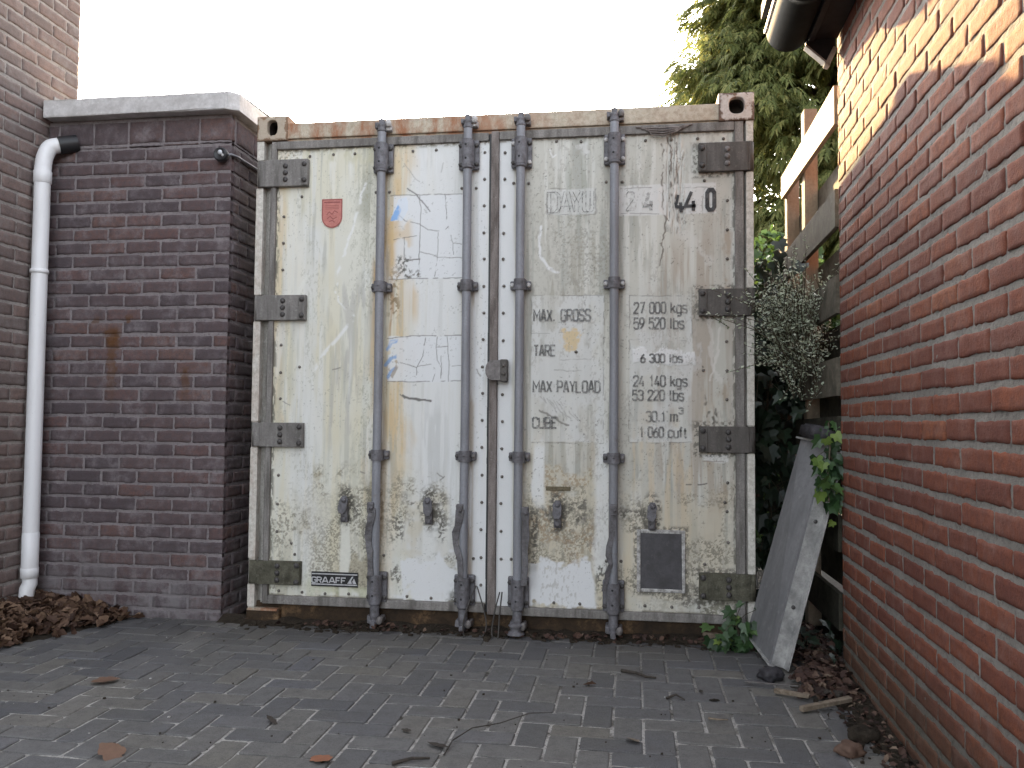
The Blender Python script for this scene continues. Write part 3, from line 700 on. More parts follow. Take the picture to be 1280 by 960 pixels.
def paint_left():
    s = Skin(.106, 1.194, .128, 2.36, .0031, 5); ss = s.ss
    s.blend((.64, .635, .56), 1 + 0 * s.X)
    n = s.fbm(.25, .6, 4); s.blend(CREAM, ss(n, .45, .75) * .55 * (1 - ss(s.X, .72, .9)))
    s.blend(WHITE, s.band(.80, 1.20, .1, 2.4, .06, .02, .04) * .85)
    s.blend(WHITE, s.band(1.125, 1.20, .1, 2.4, .006, .02, .004))
    s.blend((.64, .655, .66), s.band(.22, .34, .3, 2.15, .05, .2, .05) * .55)
    # ochre run-off from the rail and edges
    s.blend(RUSTL, s.band(.10, .155, .9, 2.4, .02, .2, .02) * .55)
    s.blend((.50, .35, .17), s.band(.11, .19, 2.27, 2.40, .02, .03, .03) * ss(s.fbm(.05, .05), .35, .6) * .9)
    s.blend(CREAM, s.band(.25, .45, 2.0, 2.40, .05, .15, .05) * .6)
    st = s.fbm(.035, .9, 4)
    s.blend(RUSTL, s.band(.69, .80, .75, 2.36, .035, .2, .04) * (.35 + .65 * ss(st, .35, .65)) * .8)
    s.blend(RUST, s.band(.688, .732, 1.2, 2.36, .012, .3, .02) * ss(s.fbm(.03, .4), .38, .6) * .75)
    s.blend(RUSTL, s.band(.60, .66, .5, 1.75, .018, .3, .03) * (.3 + .7 * ss(st, .3, .6)) * .75)
    s.blend(RUST, s.band(.625, .652, .55, 1.9, .01, .3, .015) * ss(s.fbm(.03, .25), .5, .7) * .6)
    s.blend(RUSTL, s.band(.69, .76, .15, .8, .025, .2, .03) * .7)
    # grey-green vertical streaks
    st = s.fbm(.022, .45, 5); big = s.fbm(.18, .5, 3)
    s.blend((.38, .385, .35), ss(st, .58, .78) * ss(big, .4, .65) * .55 * (1 - .6 * ss(s.X, .72, .8)))
    s.blend((.30, .30, .24), s.band(.55, .65, 1.9, 2.36, .03, .15, .03) * ss(st, .45, .65) * .7)
    s.blend(GREY, s.band(.38, .60, .85, 1.70, .05, .1, .04) * ss(s.fbm(.03, .22, 5), .46, .66) * .6)
    s.blend((.46, .47, .46), s.band(.86, 1.0, .6, 1.1, .03, .1, .03) * ss(s.fbm(.02, .3, 4), .45, .65) * .5)
    lw = 1 - .75 * ss(s.X, .72, .82)
    s.blend((.66, .60, .42), ss(s.fbm(.03, .8, 4), .50, .74) * .34 * lw)
    s.blend((.46, .465, .39), ss(s.fbm(.012, .30, 4), .52, .74) * ss(s.fbm(.2, .4), .36, .6) * .42 * lw)
    s.blend((.70, .705, .68), ss(s.fbm(.05, .5, 4), .55, .78) * .5 * lw)
    s.speck(.20, (.36, .36, .29), .42, ss(s.fbm(.12, .35), .45, .65) * lw, .008, .02)
    s.speck(.24, (.32, .31, .23), .55, s.band(.55, .66, .7, 2.36, .03, .2, .03) * ss(s.fbm(.08, .25), .4, .6), .007, .014)
    s.blend((.52, .50, .36), s.band(.22, .66, 2.28, 2.38, .05, .03, .03) * ss(s.fbm(.03, .1), .4, .65) * .7)
    s.speck(.30, (.22, .20, .14), .8, s.band(.106, .20, 2.22, 2.37, .02, .03, .03), .009)
    # vinyl panels, cracked
    s.blend((.665, .68, .69), s.band(.716, 1.068, 1.69, 2.104, .003, .003, .002) * .85)
    s.blend((.665, .68, .69), s.band(.70, 1.07, 1.186, 1.408, .003, .003, .002) * .8)
    s.blend(RUSTL, s.band(.69, .745, 1.70, 2.0, .02, .05, .03) * .8)
    s.blend(RUSTL, s.band(.69, .80, 1.87, 1.95, .02, .02, .03) * .55)
    CK = (.13, .125, .115)
    for pl, w in (([(0.700, 2.109), (1.062, 2.105)], .0035), ([(0.698, 1.691), (0.835, 1.693), (1.067, 1.693)], .004), ([(0.846, 2.100), (0.855, 2.032), (0.849, 1.882), (0.847, 1.696)], .0035),
                  ([(0.738, 2.012), (0.775, 1.979), (0.848, 1.961), (0.892, 1.932), (0.973, 1.926), (0.992, 1.946)], .003), ([(0.975, 2.104), (0.984, 1.977), (1.017, 1.866), (1.061, 1.857)], .0028),
                  ([(0.719, 1.889), (0.772, 1.896), (0.836, 1.906)], .003), ([(0.772, 1.896), (0.773, 1.812), (0.774, 1.725)], .003), ([(0.850, 1.823), (0.894, 1.814), (0.942, 1.797), (1.066, 1.790)], .0026), ([(0.941, 1.919), (0.942, 1.801), (0.928, 1.703)], .0024), ([(1.017, 1.862), (1.018, 1.807)], .002),
                  ([(0.694, 1.399), (0.759, 1.406), (0.819, 1.410), (1.066, 1.412)], .004), ([(0.698, 1.187), (0.842, 1.187), (1.069, 1.191)], .0045),
                  ([(0.887, 1.401), (0.873, 1.312), (0.845, 1.257), (0.846, 1.191)], .0032), ([(0.761, 1.281), (0.845, 1.257)], .003), ([(0.943, 1.405), (0.940, 1.354), (0.945, 1.292), (0.965, 1.253), (0.966, 1.187)], .0028), ([(0.995, 1.408), (0.996, 1.358), (1.004, 1.272), (1.002, 1.187)], .0028), ([(0.940, 1.354), (0.996, 1.358)], .0024), ([(0.849, 1.261), (0.917, 1.273), (0.941, 1.241), (0.922, 1.187)], .0025), ([(1.005, 1.261), (1.068, 1.264)], .002), ([(0.964, 1.311), (0.970, 1.195)], .002)):
        s.stroke(pl, w * .9, CK, .8, .5, .0018, .24)
    s.blend((.60, .68, .78), s.poly([(0.737, 2.088), (0.781, 2.098), (0.790, 2.034), (0.762, 1.983), (0.697, 1.981)]) * .55)
    s.blend((.22, .40, .70), s.poly([(0.735, 2.060), (0.754, 2.035), (0.738, 1.984), (0.697, 1.981)]) * (.45 + .5 * ss(s.fbm(.03, .03), .3, .6)))
    s.speck(.42, (.10, .095, .08), .9, s.band(.73, .80, 1.69, 1.79, .015, .03, .02), .012)
    s.speck(.40, (.12, .11, .09), .9, s.band(.77, .84, 1.69, 1.73, .01, .01, .02), .012)
    s.stroke([(0.786, 1.784), (0.850, 1.787)], .006, CK, .9)
    s.speck(.45, (.25, .18, .10), .9, s.band(.695, .75, 1.5, 1.72, .02, .05, .02), .012)
    # remains of blue and ochre print at the second panel
    for pl, c in (([(0.695, 1.344), (0.711, 1.379), (0.735, 1.383)], (.22, .36, .62)), ([(0.692, 1.273), (0.712, 1.300), (0.736, 1.308)], (.20, .34, .58)), ([(0.697, 1.206), (0.713, 1.234), (0.733, 1.249)], (.20, .34, .60)), ([(0.703, 1.328), (0.723, 1.344)], (.66, .58, .40)), ([(0.713, 1.249), (0.737, 1.281)], (.40, .32, .22)), ([(0.721, 1.214), (0.757, 1.292)], (.33, .28, .22))):
        s.stroke(pl, .02, c, .8, .4, .006, .35)
    # scuffs and scratches
    SC = (.76, .77, .77)
    s.stroke([(0.567, 2.169), (0.552, 2.122), (0.528, 2.030), (0.505, 1.950), (0.474, 1.843), (0.442, 1.751), (0.428, 1.652), (0.437, 1.592), (0.479, 1.543), (0.521, 1.515)], .018, SC, .62, .8, .006, .30)
    s.stroke([(0.521, 1.499), (0.489, 1.464), (0.432, 1.393), (0.372, 1.333), (0.303, 1.206)], .026, SC, .68, .8, .006, .28)
    s.stroke([(0.276, 1.714), (0.240, 1.655), (0.225, 1.554)], .03, (.72, .72, .66), .5, .8, .006)
    s.stroke([(0.766, 2.267), (0.808, 2.209), (0.845, 2.172)], .004, (.28, .27, .25), .6); s.stroke([(0.785, 2.142), (0.830, 2.109), (0.871, 2.060), (0.899, 2.023)], .006, (.16, .155, .15), .85, .4, .002)
    s.stroke([(0.965, 2.263), (0.953, 2.216)], .006, (.40, .40, .38), .7)
    s.stroke([(0.775, 1.117), (0.803, 1.109), (0.912, 1.090)], .013, (.13, .125, .115), .95, .4, .004); s.stroke([(0.763, 1.124), (0.787, 1.105)], .006, (.13, .125, .115), .8)
    for q in (((0.415, 1.246), (0.452, 1.254)), ((0.160, 1.086), (0.194, 1.067)), ((0.952, 0.743), (0.980, 0.720)), ((0.968, 0.712), (0.987, 0.728)), ((0.567, 0.744), (0.587, 0.737)), ((1.205, 1.226), (1.190, 1.218)), ((1.143, 1.249), (1.159, 1.214))):
        s.stroke(list(q), .006, (.22, .21, .19), .8, .5, .003)
    # mould along the lower part
    low = 1 - ss(s.Z, .58, .80); big = s.fbm(.14, .16, 4)
    L = s.band(.30, .66, .13, .70, .08, .06, .06); R = s.band(.70, 1.05, .30, .68, .04, .08, .06)
    s.blend((.50, .44, .30), (L * .75 + R * .55) * (.35 + .65 * ss(big, .35, .6)))
    s.blend((.34, .31, .24), L * ss(big, .48, .66) * .55)
    s.speck(.46, MOULD, .7, L * (.30 + .7 * ss(s.fbm(.12, .14), .40, .6)), .0075)
    s.speck(.40, DARK, .9, s.band(.58, .665, .2, .74, .03, .05, .05) * ss(s.fbm(.05, .08), .3, .55), .014)
    s.blend((.17, .155, .11), s.band(.615, .66, .30, .72, .018, .06, .03) * .55)
    s.speck(.42, MOULD, .7, R * ss(s.fbm(.1, .14), .42, .62), .0075)
    s.speck(.46, DARK, .85, s.band(.70, .78, .13, .6, .03, .05, .04) * ss(s.fbm(.06, .1), .4, .6), .012)
    s.speck(.48, DARK, .85, s.band(.79, 1.0, .57, .62, .05, .014, .03), .014)
    s.speck(.48, DARK, .9, s.band(.93, 1.03, .38, .60, .02, .05, .04), .014)
    s.speck(.52, DARK, .9, s.band(1.0, 1.09, .13, .20, .02, .02, .02), .014)
    s.speck(.36, MOULD, .7, s.band(.11, .32, .3, .60, .04, .06, .05) * ss(big, .4, .6), .011)
    s.speck(.50, MOULD, .85, s.band(.10, .16, .13, .25, .02, .02, .02), .012)
    s.blend((.48, .50, .34), s.band(.30, .62, .13, .20, .05, .02, .03) * .5)
    # clean runs and clean patch
    s.blend((.68, .675, .60), s.band(.468, .515, .13, .51, .006, .02, .008) * .9)
    s.blend((.67, .675, .65), s.band(.885, .955, .25, .50, .012, .02, .014) * .85)
    s.blend((.68, .69, .69), s.band(.80, 1.05, .13, .31, .012, .02, .05) * ss(s.Z - .12 - .5 * (s.X - .8), -.2, .02) * .95)
    s.blend((.68, .69, .69), s.band(.775, 1.00, .13, .22, .012, .03, .05) * .9)
    # grime at edges, rings round the handle catches
    s.speck(.45, DARK, .8, 1 - ss(s.X, .112, .13), .012, .04); s.speck(.45, (.2, .18, .13), .8, ss(s.Z, 2.335, 2.355), .02)
    s.blend((.16, .145, .11), (1 - ss(s.Z, .131, .145)) * ss(s.fbm(.06, .03), .35, .6))
    for cx in (.497, .917):
        d = np.hypot((s.X - cx) / .034, (s.Z - .575) / .075); s.speck(.50, DARK, .95, (1 - ss(d, 1.0, 1.75)), .012)
        d = np.hypot((s.X - cx - .05) / .03, (s.Z - .55) / .04); s.speck(.5, DARK, .85, (1 - ss(d, .5, 1.5)), .01)
    for bx in (.668, 1.097):
        s.blend((.33, .24, .14), (1 - ss(np.abs(s.X - bx), .024, .04)) * ss(s.fbm(.03, .3), .4, .6) * .5)
    s.speck(-.02, (.10, .095, .08), .8, ss(s.fbm(.2, .2), .45, .6), .009)
    s.h = (s.fbm(.35, .5, 3) - 1) * .0032 + (s.fbm(.09, .13, 3) - .5) * .0010
    return s

def paint_right():
    s = Skin(1.243, 2.354, .118, 2.39, .0031, 9); ss = s.ss
    s.blend((.545, .535, .475), 1 + 0 * s.X)
    n = s.fbm(.3, .6, 4); s.blend((.46, .45, .40), ss(n, .4, .75) * .6)
    s.blend((.62, .56, .44), s.band(1.4, 2.3, .1, 1.0, .1, .2, .05) * .5 * ss(s.fbm(.2, .5), .35, .7))
    s.blend(WHITE, s.band(1.2, 1.318, .1, 2.4, .008, .02, .008) * .97)
    s.blend((.66, .665, .62), s.band(1.44, 1.49, .13, 2.4, .02, .2, .03) * .0)
    st = s.fbm(.025, .5, 5); big = s.fbm(.2, .5, 3)
    s.blend((.30, .305, .27), ss(st, .56, .80) * ss(big, .40, .62) * .6 * ss(s.X, 1.33, 1.38))
    s.blend((.64, .64, .60), ss(s.fbm(.03, .6, 4), .62, .8) * .5 * ss(s.X, 1.33, 1.38))
    s.blend((.31, .32, .27), s.band(1.52, 1.72, 1.95, 2.3, .05, .15, .05) * ss(s.fbm(.025, .25, 5), .46, .64) * .75)
    s.blend((.33, .33, .28), s.band(1.86, 2.0, 1.75, 2.3, .04, .2, .04) * ss(s.fbm(.022, .25, 5), .5, .68) * .65)
    s.blend((.35, .33, .27), s.band(1.40, 1.80, .75, 1.9, .06, .2, .05) * ss(s.fbm(.02, .3, 5), .52, .72) * .6)
    s.blend((.36, .30, .24), s.band(2.0, 2.36, .5, 1.9, .06, .2, .05) * ss(s.fbm(.03, .5, 5), .48, .7) * .65)
    s.speck(.36, (.27, .26, .22), .6, s.band(1.5, 1.8, 1.6, 2.0, .06, .1, .06), .012)
    s.blend((.62, .48, .30), s.band(1.74, 2.2, .3, .95, .1, .2, .08) * ss(s.fbm(.035, .6, 4), .5, .7) * .45)
    # vinyl panels carrying the figures
    PV = (.60, .605, .585)
    s.blend(PV, s.band(1.407, 1.752, .902, 1.598, .003, .003, .002) * (.35 + .5 * ss(s.fbm(.08, .16), .35, .65)))
    s.blend(PV, s.band(1.872, 2.157, .906, 1.592, .003, .003, .002) * (.25 + .5 * ss(s.fbm(.08, .16), .35, .65)))
    s.blend((.63, .63, .615), s.band(1.81, 2.06, 1.975, 2.12, .003, .003, .002) * .75)
    s.blend((.64, .64, .625), s.band(2.10, 2.27, 1.975, 2.12, .003, .003, .002) * .8)
    s.blend((.60, .605, .59), s.band(1.476, 1.708, 1.988, 2.112, .003, .003, .002) * .6)
    CK = (.16, .155, .14)
    for pl in ([(1.474, 2.119), (1.707, 2.111), (1.708, 1.984), (1.475, 1.991), (1.474, 2.119)], [(1.404, 1.602), (1.751, 1.597)], [(1.409, 0.898), (1.753, 0.899)], [(1.871, 1.595), (2.158, 1.587), (2.158, 1.400)], [(1.872, 0.900), (2.153, 0.907)], [(1.828, 2.107), (2.015, 2.105)], [(1.829, 1.985), (2.008, 1.980)], [(2.097, 2.102), (2.258, 2.097)], [(2.211, 2.098), (2.207, 1.978)], [(1.404, 1.602), (1.406, 1.291)], [(1.751, 1.597), (1.749, 0.902)], [(1.871, 1.595), (1.868, 0.904)]):
        s.stroke(pl, .003, CK, .7, .5, .002, .45)
    for pl in ([(1.544, 1.290), (1.703, 1.294)], [(1.514, 1.241), (1.665, 1.237)], [(1.351, 1.421), (1.589, 1.420)]):
        s.stroke(pl, .0028, CK, .5, .5, .003, .5)
    s.stroke([(1.707, 2.108), (1.712, 1.992)], .008, (.30, .30, .28), .7, .5, .003)
    # white tape
    tp = s.band(1.868, 2.16, 1.275, 1.345, .004, .006, .02); s.blend((.69, .69, .68), tp * .95); s.h += tp * .002
    s.stroke([(1.912, 1.342), (1.956, 1.297), (2.001, 1.263)], .02, (.69, .69, .67), .85, .4, .006)
    s.stroke([(1.875, 1.387), (2.169, 1.382)], .004, (.30, .29, .27), .7, .5, .004, .4)
    s.blend((.56, .55, .53), s.band(2.06, 2.2, 1.27, 1.34, .01, .01, .03) * ss(s.fbm(.02, .05), .4, .6) * .5)
    # ochre blotch, dark claw marks
    d = np.hypot((s.X - 1.602) / .045, (s.Z - 1.392) / .075) + (s.fbm(.04, .04) - .5) * 1.6; s.blend((.60, .46, .25), (1 - ss(d, .6, 1.1)) * .85)
    s.stroke([(1.446, 1.050), (1.500, 1.028), (1.546, 1.002), (1.584, 0.980)], .010, (.20, .19, .17), .9, .5, .004)
    for k in range(9):
        x = 676 + k * 4.2
        pts = [(s.x0, 0)] and None
    for k in range(9):
        a = 1.448 + k * .0165; s.stroke([(a, 1.115 - k * .004), (a + .03, 1.08 - k * .006), (a + .065, 1.03 - k * .004)], .003, (.27, .26, .24), .7, .5, .003, .42)
    # peeling strip down from the rail
    zone = s.band(2.035, 2.128, 1.90, 2.39, .012, .05, .02)
    s.blend((.56, .55, .51), zone * .7)
    w = s.fbm(.05, .35, 3)
    lines = np.abs(np.sin((s.X + (w - .5) * .10) * 260)); m = 1 - ss(lines, .05, .34)
    s.blend((.17, .15, .125), m * zone * ss(s.fbm(.04, .12), .22, .46) * .95)
    s.h += zone * (np.sin((s.X + (w - .5) * .10) * 260) * .0035 + (s.fbm(.03, .1) - .5) * .010)
    for pl in ([(2.023, 2.319), (2.026, 2.215), (2.019, 2.090), (2.026, 1.998), (2.041, 1.948), (2.026, 1.854), (2.015, 1.740)], [(2.089, 2.316), (2.093, 2.194), (2.086, 2.080), (2.096, 1.928)], [(2.049, 2.348), (2.064, 2.252), (2.060, 2.138), (2.074, 2.042)]):
        s.stroke(pl, .008, (.17, .145, .12), .9, .5, .006, .22)
    for pl in ([(2.015, 2.101), (2.004, 2.044), (2.023, 1.975)], [(2.086, 2.110), (2.078, 2.053), (2.100, 1.996)]):
        s.stroke(pl, .02, (.63, .60, .56), .8, .5, .008)
    s.stroke([(2.096, 1.920), (2.148, 1.851), (2.199, 1.804), (2.235, 1.744)], .05, (.60, .59, .55), .5, .8, .01)
    s.stroke([(2.242, 1.504), (2.245, 1.363), (2.259, 1.251), (2.288, 1.185)], .02, (.62, .60, .56), .6, .6, .008)
    s.stroke([(2.285, 1.437), (2.274, 1.325), (2.241, 1.196)], .012, (.66, .64, .60), .6, .6, .006)
    # scuffs
    SC = (.70, .705, .70)
    s.stroke([(1.448, 1.933), (1.437, 1.868), (1.445, 1.790), (1.480, 1.732), (1.530, 1.708)], .016, SC, .9, .6, .004)
    s.stroke([(1.488, 2.306), (1.504, 2.270), (1.519, 2.281)], .008, SC, .7); s.stroke([(1.623, 2.316), (1.653, 2.319), (1.665, 2.287)], .035, (.62, .62, .6), .6, .7, .008)
    # smears, dark spots
    for q, w in (((2.208, 1.240), .012), ((2.212, 1.185), .016), ((2.215, 1.103), .012), ((2.230, 1.022), .016), ((2.269, 1.044), .012), ((2.251, 1.000), .018)):
        s.stroke([(q[0], q[1] + .02), (q[0] + .004, q[1] - .02)], w, (.10, .09, .075), .9, .6, .008, .38)
    s.stroke([(2.131, 0.712), (2.153, 0.712)], .005, (.1, .09, .08), .9); s.stroke([(2.186, 0.713), (2.222, 0.717)], .007, (.1, .09, .08), .9)
    s.blend((.66, .655, .63), s.band(2.205, 2.32, .82, .855, .004, .004, .006) * .95); s.stroke([(2.204, 0.819), (2.301, 0.821)], .004, (.25, .22, .19), .8)
    # rust-brown spots near the right edge
    for q in ((2.319, 1.847), (2.314, 1.585), (2.305, 1.140), (2.300, 0.627)):
        dd = np.hypot((s.X - q[0]) / .03, (s.Z - q[1]) / .09); s.blend((.33, .24, .16), (1 - ss(dd + (s.fbm(.03, .06) - .5), .3, 1.0)) * .55)
    # mould low down
    big = s.fbm(.15, .16, 4)
    L = s.band(1.39, 1.80, .13, .72, .05, .08, .06); R = s.band(1.80, 2.36, .13, .66, .05, .10, .06)
    s.blend((.56, .50, .37), L * .7); s.blend((.55, .49, .37), R * .5)
    s.speck(.44, MOULD, .7, L * ss(s.fbm(.12, .14), .42, .62), .0075)
    s.speck(.42, (.26, .17, .09), .6, L * ss(s.fbm(.12, .14), .45, .65), .012)
    s.speck(.42, MOULD, .8, R * ss(s.fbm(.12, .14), .48, .66), .0075)
    s.speck(.50, DARK, .9, s.band(1.375, 1.42, .14, .58, .012, .08, .03), .014)
    s.blend((.20, .18, .135), s.band(1.375, 1.41, .14, .55, .012, .08, .03) * .5)
    s.speck(.50, DARK, .85, s.band(1.43, 1.72, .56, .61, .04, .014, .03), .014)
    s.speck(.50, DARK, .9, s.band(1.60, 1.70, .53, .59, .02, .02, .03), .014)
    s.speck(.52, DARK, .9, s.band(1.825, 1.93, .535, .60, .02, .02, .03), .014)
    s.speck(.46, DARK, .85, s.band(2.05, 2.30, .13, .28, .06, .04, .05) * ss(big, .35, .6), .012)
    s.speck(.50, (.20, .19, .14), .8, s.band(2.20, 2.35, .13, .20, .03, .03, .03), .014)
    s.blend((.32, .30, .24), s.band(1.64, 1.70, .3, .58, .015, .08, .02) * ss(s.fbm(.03, .1), .35, .6) * .7)
    s.blend((.68, .69, .695), s.band(1.425, 1.715, .118, .345, .01, .012, .035) * .96)
    s.blend((.70, .71, .70), s.band(1.418, 1.475, .60, .88, .008, .03, .012) * .85)
    s.blend((.69, .70, .69), s.band(1.715, 1.775, .28, .9, .012, .05, .014) * .75)
    s.speck(.48, DARK, .9, s.band(1.71, 1.75, .13, .32, .012, .03, .03), .014)
    for cx in (1.537, 1.974):
        d = np.hypot((s.X - cx) / .034, (s.Z - .57) / .075); s.speck(.50, DARK, .95, (1 - ss(d, 1.0, 1.7)), .012)
    d = np.maximum(np.abs(s.X - 2.016) / .118, np.abs(s.Z - .358) / .150); s.speck(.5, DARK, .8, 1 - ss(d, 1.0, 1.12), .012)
    d = np.maximum(np.abs(s.X - 2.30) / .125, np.minimum(np.minimum(np.abs(s.Z - 2.228), np.abs(s.Z - 1.555)), np.minimum(np.abs(s.Z - .922), np.abs(s.Z - .25))) / .075)
    s.speck(.46, DARK, .8, 1 - ss(d, 1.0, 1.22), .014)
    s.speck(.45, DARK, .8, ss(s.X, 2.335, 2.35), .012, .04); s.speck(.45, (.2, .18, .15), .8, ss(s.Z, 2.345, 2.36), .02)
    s.blend((.16, .145, .11), (1 - ss(s.Z, .122, .136)) * ss(s.fbm(.06, .03), .35, .6))
    s.speck(.0, (.10, .095, .08), .85, ss(s.X, 1.33, 1.40) * ss(s.fbm(.2, .2), .35, .6), .009)
    s.speck(.24, (.33, .31, .27), .45, ss(s.X, 1.33, 1.40) * ss(s.fbm(.15, .3), .4, .65), .009, .02)
    s.h += (s.fbm(.35, .5, 3) - 1) * .0032 + (s.fbm(.09, .13, 3) - .5) * .0010
    return s
PY = .016
doorL = paint_left().build('door', cont, PY, M['door']); doorL['label'] = 'left door with the red shield sticker and cracked white panels'
doorR = paint_right().build('door', cont, PY, M['door']); doorR['label'] = 'right door with the weight figures and peeling top strip'

# gaskets / edge frames
for dr, x0, x1, z0, z1, dz in ((doorL, .080, 1.197, .092, 2.398, -.003), (doorR, 1.206, 2.393, .085, 2.402, .014)):
    left = dr is doorL
    mb = MB(); mb.box(x0, x0 + (.027 if left else .038), (.0 if left else -.006), .05, z0, z1, .004); mb.build('edge_gasket_or_gap', M['rubber'] if left else M['rubber_red'], dr)
    if not left:
        mb = MB(); mb.box(x1 - .04, x1, .002, .05, z0, z1, .004); mb.build('edge_gasket_or_gap', M['rubber'], dr)
    else:
        mb = MB(); mb.box(x1 - .004, x1 + .007, .018, .05, z0, z1); mb.build('edge_gasket_or_gap', M['black'], dr)  # black strip standing in for the shaded gap between the doors
    xa, xb = x0 + (.028 if left else .039), x1 - (.005 if left else .041)
    mb = MB(); mb.box(xa, xb, .0, .05, 2.358 + (.0 if left else .003), z1, .004); mb.build('top_gasket', M['rubber'], dr)
    mb = MB(); mb.box(xa, xb, -.002, .05, z0, .133 if left else .124, .005); mb.build('bottom_frame', M['rubber'], dr)
    mb = MB(); mb.box(xa, xb, .03, .08, .10, 2.37); mb.build('door_core', M['rubber'], dr)
    mb = MB(); mb.tube([(x, .004 + random.uniform(0, .003), 2.362 + (0 if left else .004) + random.uniform(-.002, .002)) for x in np.linspace(xa, xb, 24)], .004, 6); mb.build('gasket_lip', M['black'], dr)
mb = MB()     # torn seal hanging loose at the top of the right door
for k in range(4):
    z = 2.385 - k * .006
    mb.tube([(1.90 + k * .02, -.004, z + .006), (1.97, -.008, z - .002 - .004 * k), (2.03, -.012, z - .006 - .006 * k), (2.09, -.010, z - .004), (2.16 - k * .015, -.006, z + .010)], .0035, 6)
mb.build('torn_seal', M['rubber_red'], doorR)

# hinges
def hinge(side, z0, z1, dark):
    mb = MB()
    if side == 0: mb.box(.052, .278, -.012, .015, z0, z1, .003, .0005); mb.box(.245, .276, -.017, -.005, z0 + .002, z1 - .002, .003)
    else: mb.box(2.188, 2.412, -.012, .015, z0, z1, .003, .0005); mb.box(2.190, 2.226, -.017, -.005, z0 + .002, z1 - .002, .003)
    h = mb.build('hinge', dark, cont)
    mb = MB(); x = .022 if side == 0 else 2.423
    mb.lathe([(0, 0), (.0175, 0), (.0175, z1 - z0), (0, z1 - z0)], (x, .012, z0), (0, 0, 1), 14)
    mb.box(x - .012 if side else x, x + .032 if side == 0 else x, -.006, .012, z0 + .003, z1 - .003, .003)
    mb.build('knuckle', dark, h)
    zc = (z0 + z1) / 2
    xs = [(.161, -.012), (.262, -.017)] if side == 0 else [(2.318, -.012), (2.204, -.017)]
    pts = [(xs[0][0], xs[0][1], zc + d) for d in (-.034, 0, .034)] + [(xs[1][0], xs[1][1], zc + d) for d in (-.040, .040)]
    for p in pts:
        b = MB(); b.lathe([(.0135, 0), (.0135, .003), (.011, .008), (.006, .0105), (.001, .011)], p, (0, -1, 0), 10)
        b.build('bolt', M['bolt'] if p[0] not in (2.318,) or z0 < 2 else M['latch_grey'], h)
for z0, z1 in HZ[:3]: hinge(0, z0, z1, M['hinge']); hinge(1, z0, z1, M['hinge_dark'])
hinge(0, .188, .302, M['hinge_moss']); hinge(1, .193, .314, M['hinge_moss'])

# rivets
rv = None
def rivet(dr, x, z, r=.0076):
    global rv
    if rv is None:
        b = MB(); b.lathe([(r, 0), (r * .98, .0022), (r * .75, .0048), (r * .35, .0062), (.0003, .0066)], (0, 0, 0), (0, -1, 0), 10)
        rv = b.build('rivet', M['rivet'], None); p = pivot(dr); rv.parent = dr
        rv.location = (x - p[0], PY - .0005 - p[1], z - p[2]); return
    linkcopy(rv, 'rivet', (x + random.gauss(0, .0015), PY - .0005, z + random.gauss(0, .0015)), dr)
ZL = [2.018, 1.884, 1.747, 1.373, 1.233, 1.102, .718, .580, .447]
for z in ZL: rivet(doorL, .146, z)
rivet(doorL, .242, 2.117); rivet(doorL, .245, 1.262); rivet(doorL, .222, .388); rivet(doorL, .24, .335)
for k in range(17):
    z = 2.303 - k * .1303; rivet(doorL, 1.171, z)
    if k < 16: rivet(doorR, 1.268, z - .004)
for x in (.277, .399, .515, .81, .93): rivet(doorL, x, 2.325)
for x in (.16, .281, .399, .517, .809, .931): rivet(doorL, x, .150)
for p in ((0.626, 2.127), (0.695, 2.125), (1.058, 2.133), (1.130, 2.131), (1.055, 0.341), (1.133, 0.343), (0.695, 0.341)): rivet(doorL, *p)
for p in ((1.521, 2.344), (1.642, 2.340), (1.944, 2.334), (2.064, 2.330), (2.184, 2.329), (2.305, 2.328)): rivet(doorR, *p)
for p in ((1.520, 0.147), (1.642, 0.150), (1.942, 0.150), (2.064, 0.151), (2.187, 0.153), (2.304, 0.157)): rivet(doorR, *p)
for p in ((1.314, 2.148), (1.388, 2.145), (1.760, 2.139), (1.835, 2.136), (2.214, 2.131), (1.762, 0.348), (1.832, 0.351), (1.314, 0.345), (2.214, 0.352)): rivet(doorR, *p)
for p in ((2.320, 2.031), (2.319, 1.895), (2.319, 1.759), (2.317, 1.373), (2.317, 1.240), (2.316, 1.107), (2.316, 0.722), (2.316, 0.591), (2.317, 0.453), (2.307, 0.635), (2.210, 1.240), (1.620, 1.332)): rivet(doorR, *p)

